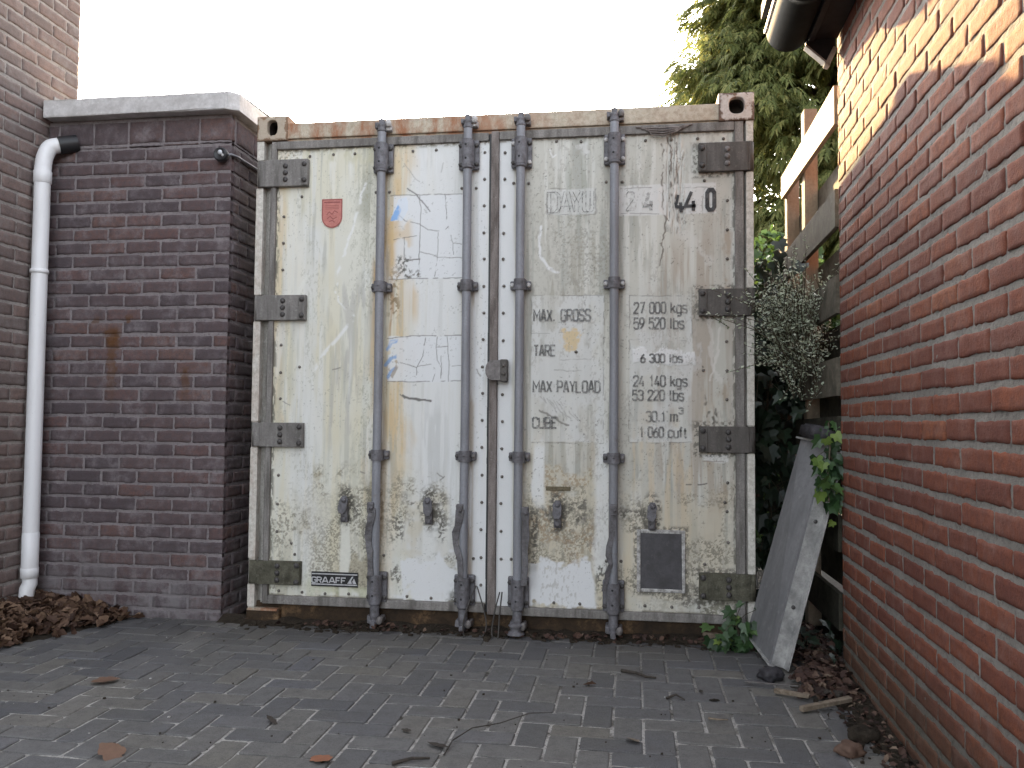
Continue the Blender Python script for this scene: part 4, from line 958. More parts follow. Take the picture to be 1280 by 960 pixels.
# locking bars and their ironmongery
def locking_bar(x, idx):
    dr = cont
    mb = MB()
    mb.tube([(x, -.038, .10), (x - .001, -.039, .6), (x + .001, -.038, 1.2), (x, -.039, 1.8), (x, -.038, 2.415)], .0212, 16)
    bar = mb.build('locking_bar', M['bar'], cont)
    def bolts(par, pts, mats):
        for k, p in enumerate(pts):
            b = MB(); b.lathe([(.0115, 0), (.0115, .004), (.009, .008), (.004, .0095), (.0004, .010)], p, (0, -1, 0), 8)
            b.build('bolt', mats[k % len(mats)], par)
    def clampband(mb, za, zb, r):
        n = 14; prof = []
        vs = []
        for z in (za, zb):
            for k in range(n + 1):
                a = math.pi * k / n; vs.append((x - r * math.cos(a) * 1.0, -.038 - r * math.sin(a), z))
        fs = [(k, k + 1, n + 1 + k + 1, n + 1 + k) for k in range(n)]
        mb.add(vs, fs, True); mb.add(vs[:n + 1], [tuple(range(n + 1))]); mb.add(vs[n + 1:], [tuple(range(n + 1))[::-1]])
        mb.box(x - r, x - r * .86, -.039, .012, za, zb, .001); mb.box(x + r * .86, x + r, -.039, .012, za, zb, .001)
    for zt, lo in ((2.288, False), (.196, True)):
        mb = MB(); mb.box(x - .050, x + .050, -.012, .014, zt - .072, zt + .072, .008)
        clampband(mb, zt - .064, zt + .064, .030)
        mb.lathe([(.0, 0), (.026, 0), (.0285, .004), (.0285, .012), (.025, .016)], (x, -.039, zt - .078), (0, 0, 1), 16)
        b = mb.build('bearing_bracket', M['bracket'], bar)
        bright = [M['bright_bolt'], M['bolt'], M['bolt'], M['bright_bolt']] if (x > 1.2 and not lo) else [M['bolt']]
        if x > 1.7 and not lo: bright = [M['bright_bolt']]
        bolts(bar, [(x - 0.0395, -.012, zt + .045), (x + 0.0395, -.012, zt + .045), (x - 0.0395, -.012, zt - .048), (x + 0.0395, -.012, zt - .048)], bright)
        s = MB()
        for dz in (.035, -.032): s.lathe([(.0055, 0), (.005, .002), (.0005, .003)], (x - .004, -.0675, zt + dz), (0, -1, 0), 8)
        s.build('grub_screws', M['black'], b)
    for zt in (1.646, .830):
        mb = MB(); mb.box(x - .050, x + .050, -.014, .014, zt - .021, zt + .021, .006); clampband(mb, zt - .026, zt + .026, .0285)
        mb.lathe([(.0055, 0), (.005, .002), (.0005, .003)], (x, -.0665, zt + .004), (0, -1, 0), 8)
        mb.build('clamp', M['bracket'], bar)
        br = [M['bright_bolt']] if (x > 1.2 and zt > 1) else [M['bolt'], M['latch_grey']]
        bolts(bar, [(x - 0.0395, -.014, zt), (x + 0.0395, -.014, zt)], br)
    # cams and keepers at both ends
    mb = MB()
    mb.lathe([(.0, 0), (.022, 0), (.024, .006), (.020, .018), (.020, .030), (.024, .036), (.016, .044), (.013, .054), (.0, .056)], (x, -.038, 2.408), (0, 0, 1), 14)
    mb.box(x - .012, x + .013, -.056, -.02, 2.444, 2.472, .005, .002)
    mb.box(x - .036, x - .014, -.045, .01, 2.430, 2.456, .006, .003)
    mb.build('cam', M['bracket'], bar)
    mb = MB(); mb.lathe([(.013, 0), (.016, .006), (.014, .022), (.006, .034), (.001, .036)], (x + .031, -.032, 2.438), (0, -.3, 1), 10)
    mb.box(x + .018, x + .044, -.03, .01, 2.42, 2.45, .006, .003)
    mb.build('keeper', M['bright_bolt'] if x < 1.2 else M['latch_grey'], bar)
    mb = MB()
    mb.lathe([(.0, 0), (.018, 0), (.021, .012), (.016, .022), (.021, .030), (.024, .042), (.022, .052), (.022, .09)], (x, -.038, .026), (0, 0, 1), 14)
    if idx == 2: mb.lathe([(.042, 0), (.044, .006), (.024, .018), (.026, .032), (.036, .042), (.02, .052), (.0, .053)], (x - .004, -.056, .012), (0, 0, 1), 14)
    mb.box(x - .014, x + .012, -.07, -.03, .012, .045, .006, .003); mb.box(x - .034, x - .014, -.05, .03, .03, .066, .006, .003)
    mb.build('cam', M['bracket'], bar)
    mb = MB(); mb.lathe([(.013, 0), (.016, .008), (.014, .024), (.005, .034), (.001, .035)], (x + .026, -.045, .034), (.2, -.4, 1), 10); mb.box(x + .014, x + .04, -.04, .03, .03, .06, .006, .004)
    mb.build('keeper', M['latch_grey'], bar)
    # hinged flat handle
    hx, hz = ((-.020, .585), (-.016, .585), (.036, .578), (.0, .600))[idx]
    mb = MB()
    mb.box(x + hx - .016, x + hx + .018, -.072, -.044, hz - .03, hz + .022, .006)
    mb.lathe([(.010, 0), (.010, .006), (.006, .010), (.0005, .011)], (x + hx + .006, -.072, hz - .006), (0, -1, 0), 10)
    mb.build('handle_hub', M['handle'], bar)
    path = (([(-.010, .58), (-.012, .54), (-.016, .515), (-.026, .485), (-.030, .45), (-.028, .41), (-.018, .375), (-.016, .34), (-.012, .26)], .019),
            ([(-.012, .58), (-.016, .54), (-.022, .505), (-.034, .475), (-.034, .42), (-.022, .385), (-.010, .35), (-.006, .25)], .019),
            ([(.038, .575), (.040, .53), (.040, .46), (.036, .40), (.040, .34), (.034, .24)], .019),
            ([(.0, .60), (-.002, .53), (-.008, .47), (-.020, .43), (-.022, .39), (-.012, .35), (-.026, .31), (-.030, .275), (-.044, .225)], .015))[idx]
    pts, hw = path; vs = []; N = len(pts)
    for k, (dx, z) in enumerate(pts):
        t = k / (N - 1); w_ = hw * (1 - .35 * t) * (.75 + .35 * abs(math.sin(k * 1.3 + idx)))
        y = -.069 - .006 * math.sin(k * 1.1 + idx)
        for (a, b) in ((-w_, 0), (w_, .003), (w_, .010), (-w_, .008)): vs.append((x + dx + a, y + b, z))
    fs = [(k * 4 + i, k * 4 + (i + 1) % 4, k * 4 + 4 + (i + 1) % 4, k * 4 + 4 + i) for k in range(N - 1) for i in range(4)] + [(0, 1, 2, 3), tuple(range(4 * N - 4, 4 * N))[::-1]]
    mb = MB(); mb.add(vs, fs); mb.build('handle', M['handle'], bar)
for i, x in enumerate((.667, 1.097, 1.355, 1.799)): locking_bar(x, i)

# handle catches on the door faces
for k, x in enumerate((.496, .917, 1.537, 1.974)):
    dr = doorL if k < 2 else doorR
    mb = MB(); mb.box(x - .017, x + .018, -.012, .018, .500, .575, .006)
    mb.lathe([(.012, 0), (.014, .004), (.008, .006), (.0004, .006)], (x + .001, -.012, .518), (0, -1, 0), 10)
    hc = mb.build('handle_catch', M['handle'], dr)
    tilt = (.20, -.05, 0, .08)[k]
    Mx = Matrix.Translation((x, 0, .588)) @ Matrix.Rotation(tilt, 4, 'Y')
    mb = MB(); pl = [(-.021, -.025), (-.012, -.042), (.010, -.044), (.021, -.022), (.020, .025), (.010, .042), (-.010, .042), (-.020, .022)]
    vs = [Mx @ Vector((a, y, b)) for y in (-.030, -.016) for a, b in pl]; n = 8
    mb.add(vs, [tuple(range(n)), tuple(range(n, 2 * n))[::-1]] + [(i, i + n, (i + 1) % n + n, (i + 1) % n) for i in range(n)])
    mb.lathe([(.013, -.02), (.013, .004), (.010, .010), (.004, .012), (.0004, .012)], Mx @ Vector((.002, -.030, .024)), (0, -1, 0), 12)
    mb.build('catch_lug', M['bracket'], hc)

# centre latch cover
mb = MB(); n = 12; pl = [(1.226 + .034 * math.cos(a), 1.240 + .048 * math.sin(a)) for a in [math.pi / 2 + math.pi * k / n for k in range(n + 1)]] + [(1.272, 1.192), (1.272, 1.288)]
mb.prism(pl, -.034, -.006); lc = mb.build('latch_cover', M['latch_grey'], doorR)
mb = MB(); mb.box(1.264, 1.297, -.039, .014, 1.186, 1.291, .004)
for z in (1.222, 1.262): mb.lathe([(.010, 0), (.010, .004), (.005, .007), (.0004, .0075)], (1.281, -.039, z), (0, -1, 0), 8)
mb.build('latch_plate', M['hinge_dark'], lc)

# square plate, name plate, shield sticker, little brown label
mb = MB(); mb.box(1.922, 2.112, .008, .018, .230, .490, .002); pp = mb.build('cover_plate', M['plate'], doorR)
mb = MB()
for a in ((1.906, 1.924, .214, .502), (2.110, 2.127, .216, .500), (1.924, 2.110, .486, .503), (1.924, 2.110, .215, .232)): mb.box(a[0], a[1], .005, .018, a[2], a[3], .004, .002)
mb.build('sealant_frame', M['plate_frame'], pp)
mb = MB(); mb.box(1.480, 1.597, .0125, .0165, .672, .692, .001); mb.build('brown_label', M['strip_brown'], doorR)

GL = {  # strokes on a 0..1 x 0..1 box
 'A': [[(0, 0), (.42, 1), (.58, 1), (1, 0)], [(.2, .3), (.8, .3)]],
 'B': [[(0, .5), (.7, .5), (.95, .6), (.95, .9), (.7, 1), (0, 1), (0, 0), (.75, 0), (1, .1), (1, .4), (.7, .5)]],
 'C': [[(1, .75), (1, .88), (.8, 1), (.2, 1), (0, .88), (0, .12), (.2, 0), (.8, 0), (1, .12), (1, .25)]],
 'D': [[(0, 0), (0, 1), (.65, 1), (1, .8), (1, .2), (.65, 0), (0, 0)]],
 'E': [[(1, 1), (0, 1), (0, 0), (1, 0)], [(0, .52), (.8, .52)]],
 'F': [[(1, 1), (0, 1), (0, 0)], [(0, .5), (.8, .5)]],
 'G': [[(1, .78), (1, .88), (.8, 1), (.2, 1), (0, .88), (0, .12), (.2, 0), (.8, 0), (1, .12), (1, .48), (.55, .48)]],
 'L': [[(0, 1), (0, 0), (1, 0)]], 'M': [[(0, 0), (0, 1), (.5, .4), (1, 1), (1, 0)]],
 'O': [[(.2, 0), (0, .12), (0, .88), (.2, 1), (.8, 1), (1, .88), (1, .12), (.8, 0), (.2, 0)]],
 'P': [[(0, 0), (0, 1), (.75, 1), (1, .88), (1, .57), (.75, .45), (0, .45)]],
 'R': [[(0, 0), (0, 1), (.75, 1), (1, .88), (1, .6), (.75, .48), (0, .48)], [(.55, .48), (1, 0)]],
 'S': [[(1, .78), (1, .88), (.8, 1), (.2, 1), (0, .88), (0, .64), (.2, .54), (.8, .46), (1, .36), (1, .12), (.8, 0), (.2, 0), (0, .12), (0, .22)]],
 'T': [[(0, 1), (1, 1)], [(.5, 1), (.5, 0)]], 'U': [[(0, 1), (0, .12), (.2, 0), (.8, 0), (1, .12), (1, 1)]],
 'X': [[(0, 0), (1, 1)], [(0, 1), (1, 0)]], 'Y': [[(0, 1), (.5, .48), (1, 1)], [(.5, .48), (.5, 0)]],
 '0': [[(.25, 0), (0, .14), (0, .86), (.25, 1), (.75, 1), (1, .86), (1, .14), (.75, 0), (.25, 0)]],
 '1': [[(.2, .75), (.6, 1), (.6, 0)]], '2': [[(0, .75), (0, .88), (.2, 1), (.8, 1), (1, .88), (1, .66), (0, .06), (0, 0), (1, 0)]],
 '3': [[(0, .8), (.1, .95), (.3, 1), (.75, 1), (1, .88), (1, .64), (.75, .53), (.4, .53)], [(.75, .53), (1, .42), (1, .12), (.75, 0), (.25, 0), (0, .12), (0, .22)]],
 '4': [[(.6, 1), (0, .26), (1, .26)], [(.76, .52), (.76, 0)]],
 '5': [[(1, 1), (.08, 1), (0, .55), (.25, .62), (.75, .62), (1, .5), (1, .12), (.75, 0), (.25, 0), (0, .12), (0, .2)]],
 '6': [[(.85, 1), (.3, .72), (0, .4), (0, .14), (.25, 0), (.75, 0), (1, .14), (1, .42), (.75, .56), (.3, .56), (0, .42)]],
 '9': [[(.15, 0), (.7, .28), (1, .6), (1, .86), (.75, 1), (.25, 1), (0, .86), (0, .58), (.25, .44), (.7, .44), (1, .58)]],
 '7': [[(0, 1), (1, 1), (.35, 0)]],
 'k': [[(0, 1), (0, 0)], [(.9, .68), (.05, .28)], [(.35, .42), (1, 0)]],
 'g': [[(1, .6), (.75, .7), (.2, .7), (0, .6), (0, .12), (.2, 0), (.8, 0), (1, .08)], [(1, .7), (1, -.14), (.8, -.26), (.15, -.26)]],
 's': [[(1, .56), (.8, .7), (.2, .7), (0, .6), (0, .46), (.2, .38), (.8, .32), (1, .22), (1, .1), (.8, 0), (.2, 0), (0, .12)]],
 'l': [[(.3, 1), (.3, .1), (.6, 0)]], 'b': [[(0, 1), (0, 0), (.8, 0), (1, .12), (1, .58), (.8, .7), (0, .7)]],
 'm': [[(0, 0), (0, .7), (.4, .7), (.5, .6), (.5, 0)], [(.5, .6), (.6, .7), (.9, .7), (1, .6), (1, 0)]],
 'c': [[(1, .55), (.8, .7), (.2, .7), (0, .58), (0, .12), (.2, 0), (.8, 0), (1, .15)]],
 'u': [[(0, .7), (0, .12), (.2, 0), (.8, 0), (1, .1)], [(1, .7), (1, 0)]], 'f': [[(.95, .95), (.6, 1), (.4, .85), (.4, 0)], [(0, .68), (.85, .68)]],
 't': [[(.4, .95), (.4, .1), (.6, 0), (.95, .05)], [(0, .68), (.85, .68)]], '.': [[(.4, 0), (.4, .14)]], '-': [[(.1, .42), (.9, .42)]],
}
ADV = {'.': .45, 'l': .5, '1': .8, ' ': .62, 'm': 1.45, 'M': 1.25, 'f': .75, 't': .75, 'k': .95, '-': .8}
def thick(mb, pts, w, y):
    P = [Vector((p[0], p[1])) for p in pts]; N = len(P); closed = N > 2 and (P[0] - P[-1]).length < 1e-6; Lf = []; Rt = []
    for i in range(N):
        if closed: a = P[(i - 1) % (N - 1)]; b = P[i % (N - 1)]; c = P[(i + 1) % (N - 1)]
        else: a = P[max(0, i - 1)]; b = P[i]; c = P[min(N - 1, i + 1)]
        d1 = (b - a).normalized() if (b - a).length > 1e-9 else (c - b).normalized(); d2 = (c - b).normalized() if (c - b).length > 1e-9 else d1
        t = d1 + d2; t = t.normalized() if t.length > 1e-6 else d1
        nn = Vector((-t.y, t.x)); k = 1 / max(.55, nn.dot(Vector((-d1.y, d1.x)))); Lf.append(b + nn * w * .5 * k); Rt.append(b - nn * w * .5 * k)
    vs = [(p.x, y, p.y) for p in Lf] + [(p.x, y, p.y) for p in Rt]
    mb.add(vs, [(i, i + 1, N + i + 1, N + i) for i in range(N - 1)])
def text(mb, s, x0, x1, z0, z1, w, y=PY - .003, gap=.32):
    units = sum(ADV.get(ch, 1.0) for ch in s) + gap * (len(s) - 1); u = (x1 - x0) / units; x = x0
    for k, ch in enumerate(s):
        cw = ADV.get(ch, 1.0) * u
        for st in GL.get(ch, []):
            thick(mb, [(x + p[0] * cw, z0 + p[1] * (z1 - z0)) for p in st], w, y - .00005 * (k % 2))
        x += cw + gap * u
def lettering(dr, items, mat, name='lettering', w=.009, y=PY - .0035):
    for (s, a, b) in items:
        mb = MB(); text(mb, s, a[0], b[0], min(a[1], b[1]), max(a[1], b[1]), w, y); mb.build(name, mat, dr)
lettering(doorR, [('MAX. GROSS', (1.418, 1.530), (1.686, 1.477)), ('TARE', (1.419, 1.360), (1.521, 1.311)), ('MAX PAYLOAD', (1.417, 1.189), (1.733, 1.137)), ('CUBE', (1.416, 1.016), (1.529, 0.968))], M['ink_faded'])
lettering(doorR, [('27 000 kgs', (1.892, 1.559), (2.135, 1.509)), ('59 520 lbs', (1.892, 1.486), (2.120, 1.436)), ('6 300 lbs', (1.923, 1.316), (2.114, 1.278)), ('24 140 kgs', (1.890, 1.215), (2.135, 1.166)), ('53 220 lbs', (1.886, 1.147), (2.119, 1.101)), ('30.1 m', (1.949, 1.048), (2.090, 1.002)), ('3', (2.099, 1.066), (2.116, 1.040)), ('1 060 cuft', (1.919, 0.975), (2.134, 0.929))], M['ink_faded'], w=.0085)
lettering(doorR, [('0', (2.229, 2.085), (2.261, 1.991))], M['ink_black'], w=.019)
lettering(doorR, [('4', (2.128, 2.080), (2.177, 1.988))], M['ink_black'], w=.015)
mb = MB()                                              # the half lost 4
thick(mb, [(2.096, 2.066), (2.086, 2.02)], .012, PY - .0035); thick(mb, [(2.082, 2.012), (2.124, 2.004)], .016, PY - .0034); thick(mb, [(2.106, 2.03), (2.110, 1.983)], .015, PY - .0036); thick(mb, [(2.082, 2.03), (2.086, 2.008)], .010, PY - .0037)
mb.build('lettering', M['ink_black'], doorR)
lettering(doorR, [('4', (1.941, 2.085), (1.978, 1.996))], M['ink_ghost'], w=.016); lettering(doorR, [('2', (1.855, 2.087), (1.892, 1.998))], M['ink_ghost'], w=.006)
mb = MB()                                              # outlined letters of the owner's code
for ch, a, b in (('D', (1.487, 1.998), (1.535, 2.098)), ('A', (1.545, 1.998), (1.598, 2.098)), ('Y', (1.592, 1.998), (1.646, 2.098)), ('U', (1.655, 1.998), (1.692, 2.098))):
    for off in (-.0085, .0085): text(mb, ch, a[0] + off, b[0] + off, a[1], b[1], .0042, PY - .0035 - .0001 * (off > 0))
mb.build('lettering', M['ink_ghost'], doorR)

# nameplate
mb = MB(); mb.box(.328, .565, .0115, .0165, .184, .255, .001); npl = mb.build('nameplate', M['black_plate'], doorL)
mb = MB()
for z in (.192, .242): mb.box(.330, .563, .0105, .0114, z, z + .0055)
lx = .332
for ch, w in (('G', .026), ('R', .027), ('A', .034), ('A', .034), ('F', .027), ('F', .027)):
    text(mb, ch, lx, lx + w - .006, .202, .228, .0058, .0108); lx += w + .0005
bx = .512
mb.add([(bx, .0106, .201), (bx + .024, .0106, .236), (bx + .031, .0106, .236), (bx + .020, .0106, .216), (bx + .024, .0106, .201)], [(0, 1, 2, 3, 4)])
mb.add([(bx + .028, .0106, .201), (bx + .026, .0106, .213), (bx + .034, .0106, .228), (bx + .046, .0106, .201)], [(0, 1, 2, 3)])
mb.build('lettering', M['silver_ink'], npl)

# red shield sticker
def shield(ins):
    x0, x1, zt, zm = .346 + ins, .453 - ins, 2.100 - ins, 2.008; cx = (x0 + x1) / 2; r = (x1 - x0) / 2; n = 16
    return [(x1, zt), (x0, zt)] + [(cx - r * math.cos(math.pi * k / n), zm - (r + .0) * 1.02 * math.sin(math.pi * k / n)) for k in range(n + 1)]
mb = MB(); mb.add([(x, PY - .003, z) for x, z in shield(0)], [tuple(range(len(shield(0))))]); stk = mb.build('shield_sticker', M['red_sticker'], doorL)
mb = MB(); thick(mb, shield(.004) + [shield(.004)[0]], .004, PY - .0036)
for z, a, b, w in ((2.083, .358, .441, .006), (2.066, .365, .436, .0022), (2.058, .365, .436, .0022), (2.050, .365, .436, .0022)): thick(mb, [(a, z), (b, z)], w, PY - .0036)
for pl in ([(.372, 2.02), (.385, 2.035), (.40, 2.022), (.412, 2.04), (.43, 2.03)], [(.375, 2.0), (.39, 2.012), (.405, 1.998), (.425, 2.008)], [(.385, 1.985), (.40, 1.992), (.415, 1.982)]): thick(mb, pl, .004, PY - .0036)
mb.build('shield_print', M['red_ink'], stk)
# ------------------------------------------------------------------ white drainpipe
dp = thing('drainpipe', (-1.10, -.1, .06), 'white plastic drainpipe with a bent top running down the corner of the dark brick wall', 'drainpipe')
def bend(pts, n=6):
    P = [Vector(p) for p in pts]; out = [P[0]]
    for i in range(1, len(P) - 1):
        a = (P[i - 1] - P[i]); b = (P[i + 1] - P[i]); d = min(.05, a.length * .45, b.length * .45)
        p0 = P[i] + a.normalized() * d; p1 = P[i] + b.normalized() * d
        for k in range(n + 1):
            t = k / n; out.append(p0 * (1 - t) ** 2 + P[i] * 2 * t * (1 - t) + p1 * t * t)
    out.append(P[-1]); return out
R = .0385
mb = MB(); mb.tube(bend([(-1.062, -.045, 2.412), (-1.098, -.075, 2.395), (-1.112, -.095, 2.33), (-1.112, -.10, 2.26)]), R + .001, 18)
mb.tube([(-1.112, -.10, 2.285), (-1.112, -.10, 2.262), (-1.112, -.10, 2.258), (-1.112, -.10, 2.20), (-1.112, -.10, 2.196)], [R + .001, R + .001, R + .0045, R + .0045, R], 18)
mb.build('pipe_elbow', M['pvc'], dp)
mb = MB(); mb.tube([(-1.112, -.10, 2.215), (-1.111, -.10, 1.5), (-1.109, -.10, .205)], R, 18)
mb.tube([(-1.109, -.10, .42), (-1.109, -.10, .418), (-1.109, -.10, .24)], [R, R + .0015, R + .0015], 18); mb.build('pipe', M['pvc'], dp)
mb = MB(); mb.tube([(-1.109, -.10, .245), (-1.109, -.10, .243), (-1.109, -.10, .195), (-1.109, -.10, .193)], [R + .001, R + .0035, R + .0035, R - .002], 18); mb.build('pipe_collar', M['pvc'], dp)
mb = MB(); mb.tube([(-1.107, -.10, .20), (-1.105, -.10, .165), (-1.110, -.112, .14), (-1.112, -.116, .055)], [R - .003, R - .003, R - .003, R - .002], 18, False); mb.build('pipe_outlet', M['pvc'], dp)
mb = MB(); mb.lathe([(R + .0005, -.011), (R + .005, -.010), (R + .006, 0), (R + .005, .010), (R + .0005, .011)], (-1.112, -.10, 1.742), (0, 0, 1), 18)
mb.tube([(-1.112, -.10 + R, 1.742), (-1.150, -.05, 1.746), (-1.162, -.04, 1.748)], .006, 8); mb.build('pipe_clamp', M['pvc'], dp)
mb = MB(); mb.tube([(-1.066, -.049, 2.410), (-1.045, -.032, 2.418), (-1.0, .006, 2.437)], .045, 18); mb.build('pipe_spout', M['black'], dp)

# little black lamp on the pier's corner
lm = thing('wall_lamp', (-.172, 0, 2.33), 'small round black lamp with a clear lens high on the dark brick corner', 'lamp')
mb = MB(); mb.lathe([(.0, 0), (.022, 0), (.033, .010), (.037, .026), (.036, .040), (.030, .052), (.027, .050), (.0, .046)], (-.172, -.006, 2.33), (0, -1, 0), 20); mb.build('lamp_housing', M['black'], lm)
mb = MB(); mb.lathe([(.013, 0), (.012, .005), (.007, .009), (.0004, .010)], (-.169, -.052, 2.338), (0, -1, 0), 12); mb.build('lens', M['glass'], lm)
mb = MB(); mb.lathe([(.009, 0), (.007, .005), (.0004, .007)], (-.155, -.052, 2.323), (0, -1, 0), 8); mb.build('sensor', M['bright_bolt'], lm)
mb = MB(); mb.tube([(-.146, -.02, 2.333), (-.131, -.012, 2.338), (-.126, .05, 2.344), (-.125, .5, 2.352)], .006, 8); mb.build('cable', M['bar'], lm)

# ------------------------------------------------------------------ fallen leaves
def leaf_geo(mb, p, s, rng, flatness=.5, m=0, wid=1.0):
    """curled leaf: a lobed outline folded along its midrib"""
    n = 10; L = s; Wd = s * rng.uniform(.28, .42) * wid; curl = rng.uniform(-.9, 1.4) * flatness; fold = rng.uniform(.1, .9) * flatness; tw = rng.uniform(-.6, .6) * flatness
    Mx = Matrix.Translation(p) @ Euler((rng.gauss(0, flatness), rng.gauss(0, flatness), rng.uniform(0, 6.28))).to_matrix().to_4x4()
    vs = []
    for i in range(n):
        t = i / (n - 1); w = Wd * math.sin(math.pi * min(1, t * .96 + .02)) ** .75 * (1 + .22 * math.sin(i * 2.1 + rng.random()))
        z = math.sin(t * 2.6) * curl * s * .25; a = tw * (t - .5)
        for q in (-1, 0, 1):
            y = q * w; zz = z + abs(q) * w * fold
            vs.append(Mx @ Vector((L * (t - .5), y * math.cos(a) - zz * math.sin(a) * .3, zz + y * math.sin(a))))
    fs = []
    for i in range(n - 1):
        for q in (0, 1): fs.append((i * 3 + q, i * 3 + q + 1, i * 3 + 4 + q, i * 3 + 3 + q))
    mb.add(vs, fs, False, m)
rng = random.Random(5)
mb = MB()
def hp(x, y):      # height of the heap: deepest in the corner
    d = max(0, 1 - max((x + 1.16) / (.62 - .25 * (-y)), 0)); e = max(0, 1 - max(0, (-y)) / .95)
    return .095 * min(1, d * 1.25) ** .75 * min(1, e * 1.2 + .12) ** .8
for k in range(2600):
    x = -1.15 + abs(rng.gauss(0, .32)); y = -rng.uniform(.0, 1.15)
    edge = -.55 - .32 * (-y) / .75 + rng.gauss(0, .035)
    if x > edge: continue
    h = hp(x, y); z = h * rng.uniform(.45, 1.0) + .008
    leaf_geo(mb, (x, y - .012, z), rng.uniform(.035, .075), rng, .62)
n = 26; vs = []; fs = []
for j in range(n):
    for i in range(n):
        x = -1.16 + .7 * i / (n - 1); y = -1.15 * j / (n - 1); vs.append((x, y, max(-.02, hp(x, y) * .8 - .012 if x < -.55 - .4 * (-y) else -.02)))
for j in range(n - 1):
    for i in range(n - 1): fs.append((j * n + i, j * n + i + 1, (j + 1) * n + i + 1, (j + 1) * n + i))
mb.add(vs, fs, True, 1)
o = mb.build('leaf_litter', [M['dead_leaf'], M['soil']], fixn=False); setp(o, 'heap of brown dead leaves in the corner under the white drainpipe', 'leaves', kind='stuff')

mb = MB(); rng = random.Random(15)
for k in range(800):
    t = rng.random(); y = -.75 + .95 * t; x = rng.gauss(2.62 + .06 * t, .055) - .05 * (t < .3) * rng.random()
    if x > 2.725 + .02 * t: x = 2.70
    if x < 2.49: continue
    leaf_geo(mb, (x, y, .012 + .05 * max(0, t - .2) * rng.random() + .02 * rng.random()), rng.uniform(.02, .05), rng, .42)
for k in range(260):
    y = -rng.uniform(.55, 1.6); x = wx + .023 * (y - wy) - .01 - abs(rng.gauss(0, .055))
    leaf_geo(mb, (x, y, .008 + .03 * rng.random() * max(0, 1 - (wx - x) / .08)), rng.uniform(.010, .032), rng, .4)
for k in range(320):
    y = -rng.uniform(-.1, 1.7); x = wx + .023 * (y - wy) - .012 - abs(rng.gauss(0, .075)); q = rng.uniform(.002, .008)
    mb.box(x - q, x + q * 1.4, y - q, y + q, .0, q * 1.6 + .016 * max(0, 1 - (wx - x) / .1), .0008, .0015, m=1)
n = 14; vs = []; fs = []
for j in range(n * 2):
    for i in range(n):
        x = 2.45 + .285 * i / (n - 1); y = -1.65 + 2.3 * j / (2 * n - 1); e = -.012 + (.036 * max(0, (x - 2.50 - .10 * max(0, min(1, (-y - .75) / .8))) / .25)) + rng.uniform(-.010, .008); vs.append((x + rng.uniform(-.008, .008), y + rng.uniform(-.02, .02), e))
for j in range(2 * n - 1):
    for i in range(n - 1): fs.append((j * n + i, j * n + i + 1, (j + 1) * n + i + 1, (j + 1) * n + i))
mb.add(vs, fs, True, 1)
o = mb.build('leaf_litter', [M['dead_leaf_red'], M['soil']], fixn=False); setp(o, 'reddish dead leaves and soil along the foot of the red brick wall', 'leaves', kind='stuff')

# soil, crumbs and leaf scraps along the container's foot
mb = MB(); rng = random.Random(25); n = 70; vs = []; fs = []
for i in range(n):
    x = -.135 + 2.62 * i / (n - 1)
    for j, y in enumerate((-.075 + rng.gauss(0, .014), -.045, -.02, .03, .06)): vs.append((x, y, (-.014, .0 + rng.uniform(-.006, .006), .008 + rng.uniform(-.006, .009), .020 + rng.uniform(-.006, .01), .022)[j]))
for i in range(n - 1):
    for j in range(4): fs.append((i * 5 + j, i * 5 + j + 1, i * 5 + 6 + j, i * 5 + 5 + j))
mb.add(vs, fs, True, 1)
for k in range(420):
    x = rng.uniform(.0, 2.45); y = -.015 - abs(rng.gauss(0, .042)); s = rng.uniform(.006, .016)
    mb.box(x - s, x + s * rng.uniform(.4, 1.2), y - s * .6, y + s * .6, -.002, s * rng.uniform(.4, .9), .001, .003, m=1)
for k in range(230):
    x = rng.choice((rng.gauss(.6, .16), rng.gauss(1.55, .3), rng.gauss(2.1, .2), rng.uniform(0, 2.4))); leaf_geo(mb, (x, -.015 - abs(rng.gauss(0, .05)), .014 + .012 * rng.random()), rng.uniform(.012, .034), rng, .45)
for k in range(60):
    x = rng.uniform(.2, 2.4); y = -.03 - abs(rng.gauss(0, .06)); a = rng.uniform(-.7, .7); L = rng.uniform(.03, .10)
    mb.tube([(x, y, .012), (x + L * .5 * math.cos(a), y + L * .5 * math.sin(a), .016), (x + L * math.cos(a), y + L * math.sin(a), .009)], .0018, 5, m=1)
o = mb.build('debris', [M['dead_leaf_red'], M['soil']], fixn=False); setp(o, 'dark soil, leaf scraps and twigs gathered along the foot of the container', 'debris', kind='stuff')

# crumbs scattered over the paving
mb = MB(); rng = random.Random(35)
for k in range(330):
    x = rng.uniform(-.9, 2.6); y = -rng.uniform(.05, 2.4); s = rng.choice((.0010, .0012, .0016, .002, .0032)) * rng.uniform(.8, 1.2)
    mb.box(x - s, x + s * 1.4, y - s, y + s, -.001, s * 1.2, .0004, .0008, m=0 if rng.random() < .10 else 1)
o = mb.build('grit', [M['bright_bolt'], M['soil']]); setp(o, 'fine grit and crumbs scattered over the paving', 'grit', kind='stuff')

